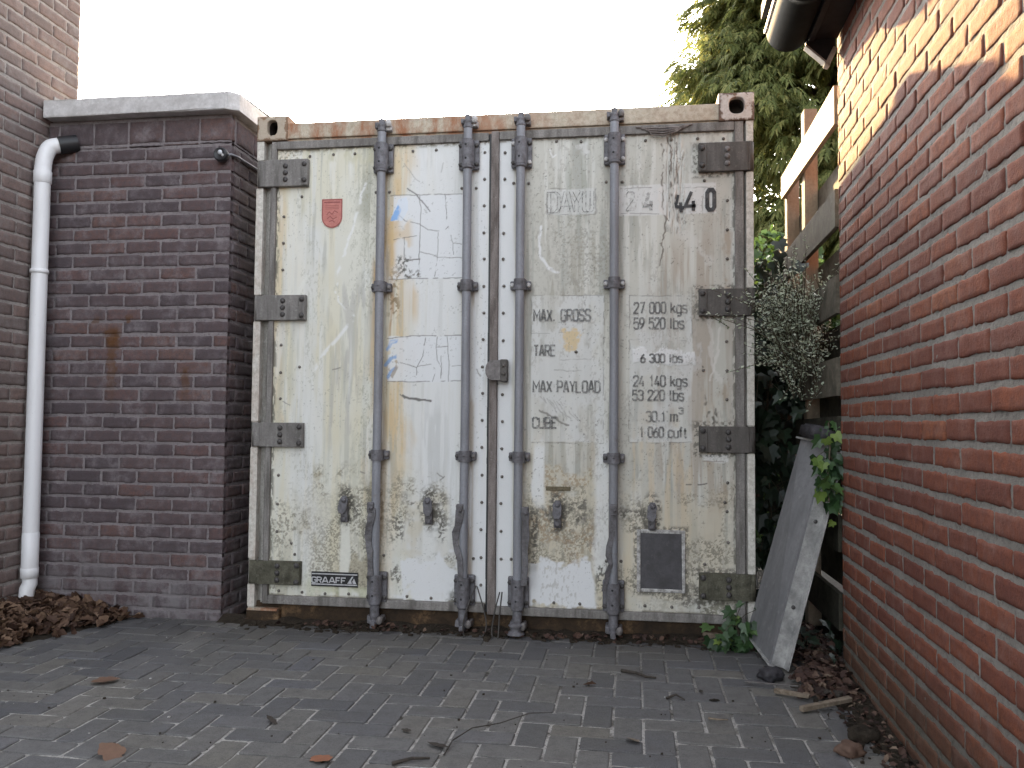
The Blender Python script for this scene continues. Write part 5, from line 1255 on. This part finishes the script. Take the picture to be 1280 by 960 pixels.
# single leaves on the paving
def lone_leaf(p, s, mat, label, seed, flatn=.25, wid=1.0):
    r = random.Random(seed); m_ = MB(); leaf_geo(m_, (0, 0, 0), s, r, flatn, 0, .45 if mat is M['twig'] else wid)
    if seed % 2: leaf_geo(m_, (s * .12, s * .08, .004), s * .55, r, flatn * 1.6)
    o_ = m_.build('dead_leaf', mat, fixn=False); o_.location = (p[0], p[1], .006 + s * .022)
    setp(o_, label, 'leaf', 'single leaves on the paving')
lone_leaf((0.984, -1.529), .085, M['orange_leaf'], 'flat orange leaf at the lower edge, nearest to the viewer', 42, .10)
lone_leaf((0.364, -1.603), .10, M['brown_leaf'], 'curled reddish leaf at the lower left edge of the paving', 43, .28)
lone_leaf((-0.082, -0.977), .10, M['brown_leaf'], 'pale brown leaf on the dusty paving in front of the leaf heap', 44, .12)
lone_leaf((0.325, -1.562), .075, M['twig'], 'dark shrivelled leaf just behind the curled reddish one', 45, .4)
lone_leaf((1.726, -0.713), .05, M['brown_leaf'], 'small brown leaf on the paving right of the middle', 47, .6)
lone_leaf((2.136, -0.717), .045, M['twig'], 'black curled leaf, upper of two dark scraps near the leaning trough', 48, .6)
lone_leaf((2.176, -0.816), .05, M['twig'], 'black leaf scrap, lower of two near the leaning trough', 50, .4)
lone_leaf((1.169, -1.271), .045, M['twig'], 'dark leaf on the paving beside the long thin stalk, nearer the middle', 52, .3)
lone_leaf((1.299, -1.374), .08, M['twig'], 'long black leaf on the paving beneath the thin stalk', 54, .1)
lone_leaf((0.711, -1.263), .06, M['twig'], 'thin dark leaf lying behind the flat orange one', 56, .12)
lone_leaf((1.885, -1.231), .06, M['pale_wood'], 'pale curled leaf on the paving at lower right', 58, .3)

# twigs and stalks
def twig(name, pts, r, mat, label, cat, group='twigs and stalks on the paving'):
    m_ = MB(); P = [Vector(p) for p in pts]; rr = [r * (1 - .45 * i / (len(P) - 1)) for i in range(len(P))]; m_.tube(P, rr, 6)
    setp(m_.build(name, mat), label, cat, group)
def gz(p, z=.006): return (p[0], p[1], z)
twig('stalk', [gz((1.332, -1.442)), gz((1.338, -1.349), .014), gz((1.380, -1.256), .02), gz((1.460, -1.187), .016), gz((1.545, -1.092), .02), gz((1.615, -1.034), .006)], .0022, M['twig'], 'long thin curved stalk lying across the paving near the middle', 'twig')
twig('twig', [gz((1.843, -0.511)), gz((1.900, -0.554), .012), gz((1.940, -0.588), .009), gz((1.977, -0.582))], .007, M['twig'], 'short thick black twig lying in front of the square cover plate', 'twig')
twig('twig', [gz((2.007, -0.820)), gz((2.042, -0.796), .014), gz((2.071, -0.826))], .005, M['twig'], 'small bent black twig between the two dark leaves and thick twig', 'twig')
twig('twig', [gz((1.198, -1.528)), gz((1.249, -1.497), .012), gz((1.296, -1.472))], .006, M['twig'], 'dark ragged twig cut off by the lower edge', 'twig')
twig('twig', [gz((2.140, -0.999)), gz((2.166, -1.024), .012), gz((2.202, -1.003), .006)], .004, M['pale_wood'], 'small pale broken twig on the paving left of the wooden lath', 'twig')
def plank(name, a, b, w, h, mat, label, cat, tilt=0.0, z=.008):
    a = Vector((*a, z)); b = Vector((*b, z + tilt)); d = b - a; L = d.length
    Mx = Matrix.Translation(a) @ d.to_track_quat('X', 'Z').to_matrix().to_4x4()
    m_ = MB(); m_.box(0, L, -w / 2, w / 2, 0, h, .002, .003, M=Mx); setp(m_.build(name, mat), label, cat, 'sticks and laths beside the red wall')
plank('metal_strip', (2.310, -0.593), (2.510, -0.653), .014, .006, M['latch_grey'], 'thin pale metal strip lying in front of the leaning trough', 'strip', .012)
plank('wooden_lath', (2.460, -0.883), (2.646, -0.787), .022, .018, M['pale_wood'], 'pale wooden lath on the soil, nearest to the viewer of those by the red wall', 'stick', .01)
plank('wooden_lath', (2.404, -0.690), (2.514, -0.759), .020, .012, M['pale_wood'], 'worn brown lath just in front of the pale metal strip', 'stick', .008)
plank('wooden_lath', (2.479, -0.622), (2.624, -0.757), .024, .014, M['twig'], 'dark rotten lath lying under the dead leaves by the red wall', 'stick', .02)
plank('wood_scrap', (2.179, 0.082), (2.294, -0.023), .04, .03, M['pale_wood'], 'broken piece of pale wood beside the small ivy at the container foot', 'wood', .004)
def lump(p, s, label, seed, mat):
    bm = bmesh.new(); bmesh.ops.create_icosphere(bm, subdivisions=3, radius=1); r = random.Random(seed)
    for v in bm.verts: k = 1 + r.gauss(0, .08) + .22 * math.sin(v.co.x * 4 + seed) * math.cos(v.co.y * 5 - seed); v.co = Vector((v.co.x * s * k, v.co.y * s * .8 * k, v.co.z * s * .55 * k + s * .4))
    m_ = MB(); m_.frombm(bm); bm.free(); m_.sm = [True] * len(m_.f); o_ = m_.build('clod', mat); o_.location = (*p, 0); setp(o_, label, 'clod', 'dark clods by the red wall')
lump((2.605, -1.097), .045, 'dark lump of mossy soil at the foot of the red wall, upper one', 1, M['soil'])
lump((2.534, -1.230), .040, 'reddish dark clod at the foot of the red wall, nearest to the viewer', 2, M['dead_leaf_red'])
lump((2.423, -0.514), .05, 'black clod under the lower end of the leaning trough', 3, M['dark_plastic'])

# wire loops hanging at the middle bars
def wl(pts, label):
    m_ = MB(); P = [Vector(p) for p in pts]; Q = []
    for i in range(len(P) - 1):
        p0, p1, p2, p3 = P[max(0, i - 1)], P[i], P[i + 1], P[min(len(P) - 1, i + 2)]
        for k in range(6):
            t = k / 6; Q.append(.5 * ((2 * p1) + (p2 - p0) * t + (2 * p0 - 5 * p1 + 4 * p2 - p3) * t * t + (3 * p1 - p0 - 3 * p2 + p3) * t ** 3))
    Q.append(P[-1]); m_.tube(Q, .0034, 6); setp(m_.build('wire_loop', M['wire']), label, 'wire', 'seal wires hanging at the door bars')
def fz(p, y): return (p[0], y, p[1])
wl([fz((1.161, 0.227), -.045), fz((1.138, 0.166), -.07), fz((1.112, 0.078), -.08), fz((1.109, 0.018), -.085), fz((1.140, -0.014), -.10), fz((1.194, -0.001), -.10), fz((1.217, 0.045), -.08), fz((1.200, 0.123), -.06), fz((1.165, 0.223), -.045)], 'rusty wire loop drooping to the paving from the left middle door bar')
wl([fz((1.273, 0.201), -.045), fz((1.254, 0.114), -.07), fz((1.244, 0.031), -.085), fz((1.256, -0.017), -.10), fz((1.275, 0.003), -.10), fz((1.278, 0.096), -.08), fz((1.284, 0.202), -.045)], 'rusty wire loop hanging straight from the right middle door bar')

# ------------------------------------------------------------------ fence between wall and container
fn = thing('wooden_fence', (2.76, .5, 0), 'weathered board fence with an upper pale board, behind the end of the red wall', 'fence')
def board(y0, z0, y1, z1, h0, h1, x, mat, th=.02):
    mb = MB(); vs = []
    for (y, z, h) in ((y0, z0, h0), ((y0 + y1) / 2, (z0 + z1) / 2, (h0 + h1) / 2), (y1, z1, h1)):
        vs += [(x, y, z - h), (x, y, z), (x + th, y, z), (x + th, y, z - h)]
    fs = [(i * 4 + k, i * 4 + (k + 1) % 4, i * 4 + 4 + (k + 1) % 4, i * 4 + 4 + k) for i in range(2) for k in range(4)] + [(0, 1, 2, 3), (11, 10, 9, 8)]
    mb.add(vs, fs); mb.build('board', mat, fn)
board(-.30, 2.428, .95, 2.405, .165, .125, 2.725, M['wood_new'], .022)
board(-.30, 1.985, 1.6, 1.93, .16, .15, 2.725, M['wood_old'])
board(-.30, 1.62, 1.6, 1.58, .16, .15, 2.725, M['wood_old'])
board(-.30, 1.275, 1.6, 1.26, .16, .15, 2.725, M['wood_old'])
board(-.30, 1.03, 1.6, 1.0, .15, .15, 2.725, M['wood_shaded'])
board(-.30, 2.19, 1.6, 2.15, .15, .15, 2.815, M['wood_old'])
board(-.30, 1.80, 1.6, 1.76, .15, .15, 2.815, M['wood_old'])
board(-.30, .62, 1.6, .6, .15, .15, 2.725, M['wood_shaded'])
board(-.30, .30, 1.6, .3, .15, .15, 2.725, M['wood_shaded'])
for zt in (1.45, 1.17, .86, .48, .17): board(-.30, zt, 1.6, zt - .02, .20, .20, 2.815, M['wood_shaded'])  # back boards added to keep sky light from leaking through the low gaps
for x, y, zt, w in ((2.747, .42, 2.60, .068), (2.75, .90, 2.38, .066)):
    mb = MB(); mb.box(x, x + w - .002, y, y + .07, 0, zt, .004, .002); mb.build('post', M['post'], fn)

# ------------------------------------------------------------------ leaning zinc trough
tr = thing('metal_trough', (2.46, -.2, 0), 'long grey metal trough with a black end cap leaning against the fence', 'trough')
P1, P2, P3, P4 = Vector((2.437, -.391, .03)), Vector((2.392, -.05, .068)), Vector((2.619, -.10, .929)), Vector((2.685, -.30, .911))
Lv = P4 - P1; wv = P2 - P1; vv_ = Vector((.050, .009, -.019))
ax = Lv.normalized(); nd = wv.normalized().cross(ax).normalized()
if nd.x > 0: nd = -nd
LL = Lv.length; WL = wv.length
def trp(a, b, c):                                                 # along, across the web, outwards (towards -X)
    u, v = a / LL, b / WL
    return P1 * (1 - u) * (1 - v) + P2 * (1 - u) * v + P3 * u * v + P4 * u * (1 - v) + nd * c
def slab(mb, a0, a1, b0, b1, c0, c1):
    vs = [trp(a, b, c) for a in (a0, a1) for b in (b0, b1) for c in (c0, c1)]
    mb.add(vs, [(0, 1, 3, 2), (4, 6, 7, 5), (0, 4, 5, 1), (2, 3, 7, 6), (0, 2, 6, 4), (1, 5, 7, 3)])
mb = MB(); slab(mb, 0, LL, .002, WL, -.004, 0); slab(mb, 0, LL, .0, .006, -.006, .004); mb.build('web', M['zinc'], tr)
fdir = (vv_ - ax * vv_.dot(ax)).normalized(); mb = MB()
def trf(a, b, c): return P1 + ax * a + fdir * b + fdir.cross(ax) * c
vs = [trf(a, b, c) for a in (-.004, LL * .86) for b in (.004, .060) for c in (-.003, .003)]
fcs = [(0, 1, 3, 2), (4, 6, 7, 5), (0, 4, 5, 1), (2, 3, 7, 6), (0, 2, 6, 4), (1, 5, 7, 3)]
mb.add(vs, fcs)
vs = [trf(a, b, c) for a in (LL * .865, LL * .99) for b in (.004, .058) for c in (-.003, .002)]; mb.add(vs, fcs)
vs = [trf(a, b, c) for a in (-.004, LL * .99) for b in (.055, .060) for c in (-.05, .05)]; mb.add(vs, fcs)
mb.build('flange', M['zinc_flange'], tr)
mb = MB(); slab(mb, -.008, .0, -.012, WL + .012, -.02, .010); mb.build('end_plate', M['zinc_flange'], tr)
mb = MB(); slab(mb, LL, LL + .008, -.015, WL + .03, -.06, .014); mb.build('end_plate', M['zinc_flange'], tr)
mb = MB(); bm = bmesh.new(); bmesh.ops.create_cube(bm, size=1); bmesh.ops.bevel(bm, geom=list(bm.edges), offset=.16, segments=3, affect='EDGES')
for v in bm.verts: v.co = trp(LL + .008 + (v.co.z + .5) * .062, (v.co.x + .5) * (WL - .05) - .03, (v.co.y + .22) * .075) + Vector((0, 0, 0))
mb.frombm(bm, None, True); bm.free()
for b in (.06, .16): slab(mb, LL + .02, LL + .066, b, b + .008, -.01, .022)
mb.build('end_cap', M['dark_plastic'], tr)
for a in (.24, .60):
    mb = MB(); c = trf(a, .032, .003 if (fdir.cross(ax)).y < 0 else -.003); nn = fdir.cross(ax); nn = nn if nn.y < 0 else -nn
    mb.lathe([(.0085, 0), (.0085, .003), (.004, .005), (.0004, .0055)], c, nn, 10); mb.build('screw', M['bolt'], tr)

# ------------------------------------------------------------------ plants
def ivy_leaf(mb, p, nrm, down, s, rng, m=0):
    out = [(0, 0), (.30, -.16), (.52, .10), (.34, .30), (.42, .62), (.18, .60), (0, 1.0), (-.18, .60), (-.42, .62), (-.34, .30), (-.52, .10), (-.30, -.16)]
    nrm = Vector(nrm).normalized(); down = Vector(down); down = (down - nrm * down.dot(nrm)).normalized(); side = nrm.cross(down)
    f = rng.uniform(.1, .4); b = rng.uniform(-.1, .35); vs = [Vector(p) + down * s * .3]
    for (x, y) in out: vs.append(Vector(p) + side * x * s * rng.uniform(.9, 1.1) + down * y * s + nrm * (abs(x) * s * f - y * y * s * b))
    n = len(out); mb.add(vs, [(0, 1 + i, 1 + (i + 1) % n) for i in range(n)], False, m)
def ivy(name, pts, spread, cnt, smin, smax, label, cat, seed, nrm=(0, -1, .35), ym=.12, droop=(0, -.2, -1), mats=None, hang=None, group=None):
    r = random.Random(seed); t = thing(name, pts[0], label, cat, group); P = [Vector(p) for p in pts]
    mb = MB(); mb.tube(P, .004, 6)
    L = MB()
    for k in range(cnt):
        i = r.randrange(len(P) - 1); q = P[i].lerp(P[i + 1], r.random()); o_ = Vector((r.gauss(0, spread[0]), r.gauss(0, spread[1]), r.gauss(0, spread[2])))
        e = q + o_; n_ = Vector(nrm) + Vector((r.gauss(0, .45), r.gauss(0, .3), r.gauss(0, .45))); d_ = Vector(droop) + Vector((r.gauss(0, .5), r.gauss(0, .2), r.gauss(0, .35)))
        ivy_leaf(L, e, n_, d_, r.uniform(smin, smax), r, 1 if r.random() < ym else 0)
        if k % 3 == 0: mb.tube([q, (q + e) / 2 + Vector((0, 0, .01)), e], .0014, 4)
    mb.build('stem', M['stem'], t); L.build('foliage', mats or [M['ivy'], M['ivy_young']], t, fixn=False)
ivy('ivy', [(2.705, -.24, 1.0), (2.69, -.33, .90), (2.672, -.36, .78), (2.675, -.37, .68)], (.024, .018, .035), 62, .035, .065, 'green ivy trailing over the top of the leaning trough beside the red wall', 'ivy', 3, ym=.12)
ivy('ivy', [(2.375, -.07, .0), (2.35, -.10, .08), (2.33, -.12, .12), (2.28, -.15, .03)], (.040, .025, .040), 58, .035, .068, 'small ivy plant growing at the foot of the container by the trough', 'ivy', 4, nrm=(-.1, -.7, .8), ym=.10)
ivy('ivy', [(2.66, .0, .0), (2.64, -.1, .05), (2.62, -.18, .03)], (.09, .1, .03), 60, .03, .06, 'low shade-darkened ivy on the soil behind the leaning trough', 'ivy', 8, nrm=(0, -.5, 1), ym=.02, mats=[M['ivy_shaded'], M['ivy']])
ivy('ivy', [(2.60, .75, .0), (2.62, .70, .5), (2.58, .62, 1.0), (2.60, .55, 1.3)], (.10, .12, .22), 300, .05, .10, 'shade-darkened ivy filling the narrow gap between container and fence', 'ivy', 5, ym=0, mats=[M['ivy_shaded'], M['ivy_shaded']])
ivy('ivy', [(2.55, .9, .8), (2.58, .8, 1.3), (2.60, .7, 1.75)], (.10, .2, .2), 260, .05, .10, 'shade-darkened ivy mounting the fence behind the silvery shrub', 'ivy', 6, ym=.02, mats=[M['ivy_shaded'], M['ivy']])
# leafy bush with a sunlit top at the far end of the gap
r = random.Random(12); t = thing('bush', (2.75, 2.4, 0), 'green bush with a sunlit top at the far end of the gap', 'bush'); L = MB()
for k in range(6500):
    x = r.uniform(2.2, 3.4); y = r.uniform(1.7, 3.2); h = 2.02 + .18 * math.sin(x * 5) + .12 * math.sin(y * 4 + 1); z = h - abs(r.gauss(0, .45)) if k % 2 else r.uniform(.1, h)
    if z < .1: continue
    ivy_leaf(L, (x, y, z), (r.gauss(0, .6), r.gauss(-.5, .5), r.gauss(.7, .4)), (r.gauss(0, .6), r.gauss(-.3, .4), -1), r.uniform(.05, .095), r)
mb = MB()
for k in range(9): mb.tube([(2.75 + r.gauss(0, .1), 2.4 + r.gauss(0, .1), 0), (2.75 + r.gauss(0, .25), 2.4 + r.gauss(0, .25), 1.0), (2.75 + r.gauss(0, .4), 2.4 + r.gauss(0, .4), 1.85)], .012, 6)
mb.build('stem', M['bark'], t); L.build('foliage', M['hedge'], t, fixn=False)

# silvery shrub
r = random.Random(77); t = thing('shrub', (2.66, .02, 1.28), 'feathery silver-green shrub sticking out of the fence above the trough', 'shrub'); S = MB(); L = MB()
def srow(a, b, c, n, s):
    for k in range(n):
        q = k / n; p = a * (1 - q) ** 2 + b * 2 * q * (1 - q) + c * q * q + Vector((r.gauss(0, .005), r.gauss(0, .005), r.gauss(0, .005)))
        d = Vector((r.gauss(0, 1), r.gauss(0, 1), r.gauss(0, 1))).normalized(); e = d.orthogonal().normalized(); l = s * r.uniform(.6, 1.3)
        L.add([p, p + d * l * .5 + e * l * .28, p + d * l, p + d * l * .5 - e * l * .28], [(0, 1, 2, 3)])
base = Vector((2.71, .05, 1.24))
for k in range(160):
    a = r.uniform(-.3, 1.35) * 1.0; th = r.gauss(0, .55)
    ln = r.uniform(.16, .46) * (1.0 if a > .2 else .75)
    d = Vector((-math.sin(th * .9 + .35), -.35 * r.random() - .1, math.cos(th))).normalized()
    b = base + Vector((r.gauss(-.06, .04), r.gauss(0, .05), r.gauss(.06, .09)))
    m1 = b + d * ln * .6 + Vector((0, 0, .03)); c = b + d * ln + Vector((r.gauss(-.02, .05), r.gauss(-.03, .04), -.02))
    S.tube([b, b * .25 + m1 * .5 + c * .25, c], [.0025, .0018, .0009], 4, False); srow(b, m1, c, 30, .0175)
for k in range(24):
    b = base + Vector((r.uniform(-.12, 0), r.gauss(-.05, .03), r.uniform(.0, .25))); c = b + Vector((-r.uniform(.12, .24), -r.uniform(0, .1), r.uniform(-.02, .10))); m1 = (b + c) / 2 + Vector((0, 0, .05))
    S.tube([b, m1 * .5 + (b + c) * .25, c], .0014, 4, False); srow(b, m1, c, 22, .013)
S.build('stem', M['stem'], t); L.build('foliage', M['silver'], t, fixn=False)

# ------------------------------------------------------------------ conifer behind the container
def conifer(loc, hgt, rad, seed, dens, label, vis=None):
    r = random.Random(seed); rs = np.random.default_rng(seed); X0, Y0 = loc
    t = thing('conifer_tree', (X0, Y0, 0), label, 'tree')
    mb = MB(); mb.tube([(X0, Y0, 0), (X0 + .05, Y0, hgt * .3), (X0 - .04, Y0 + .05, hgt * .65), (X0, Y0, hgt * .97)], [.26, .2, .12, .02], 10)
    V = []; F = []
    def spray(p, out, s):
        # a drooping flat spray: a bent spine with paired scale-leaf blades
        out = Vector(out); side = Vector((-out.y, out.x, 0)); side = side.normalized() if side.length > 1e-5 else Vector((1, 0, 0))
        side = (side + Vector((0, 0, r.gauss(0, .35)))).normalized(); n = 6; pos = Vector(p)
        d = (out + Vector((r.gauss(0, .25), r.gauss(0, .25), .15))).normalized()
        for k in range(n):
            d = (d + Vector((0, 0, -.36))).normalized(); nx = pos + d * s / n
            wl_ = s * .34 * (1 - abs(k / n - .35)) * r.uniform(.7, 1.2)
            for sg in (-1, 1):
                tip = pos + side * sg * wl_ + d * s * .30 + Vector((0, 0, -wl_ * r.uniform(.25, .6)))
                b = len(V); V.extend([pos, pos + d * s * .16 + side * sg * wl_ * .35, tip, pos + side * sg * wl_ * .45 - d * s * .03]); F.append((b, b + 1, b + 2, b + 3))
            pos = nx
    nb = dens
    for i in range(nb):
        z = .9 + (hgt - 1.2) * (i + r.random()) / nb; f = z / hgt; rr = rad * (1 - f) ** .55 * r.uniform(.78, 1.10) * (1 + .10 * math.sin(z * 3.1 + i))
        az = r.uniform(0, 2 * math.pi); o = Vector((math.cos(az), math.sin(az), 0))
        if vis and not vis(X0 + o.x * rr, Y0 + o.y * rr, z): continue
        tip = Vector((X0, Y0, z)) + o * rr + Vector((0, 0, -.10 * rr + r.gauss(0, .05))); root = Vector((X0, Y0, z + .05)); mid = root.lerp(tip, .55) + Vector((0, 0, .18 * rr))
        mb.tube([root, mid, tip], [.03, .018, .004], 5, False)
        q0 = Vector((X0, Y0, z)); bough = r.uniform(.24, .46)
        for k in range(int(95 * bough / .35)):
            # clumps grow as hanging tufts around the outer half of the limb
            tt = 1 - abs(r.gauss(0, .24)); tt = max(.25, tt); a = (1 - tt) ** 2; c = root * a + mid * 2 * tt * (1 - tt) + tip * tt * tt
            u_ = Vector((r.gauss(0, 1), r.gauss(0, 1), r.gauss(0, .75))).normalized() * bough * r.uniform(.45, 1.0)
            u_.z *= .72; dd = (Vector((u_.x, u_.y, 0)).normalized() * .8 + o * .4 + Vector((0, 0, .1 + .5 * max(0, u_.z / bough)))).normalized()
            spray(c + u_, dd, r.uniform(.15, .29))
    mb.build('trunk', M['bark'], t)
    me = bpy.data.meshes.new('crown'); me.from_pydata([(v.x - X0, v.y - Y0, v.z) for v in V], [], F); me.materials.append(M['conifer']); me.update()
    o_ = bpy.data.objects.new('crown', me); C.objects.link(o_); o_.parent = t
conifer((4.35, 6.9), 11.5, 2.35, 4, 760, 'tall drooping conifer rising behind the right end of the container', lambda x, y, z: y < 7.9)
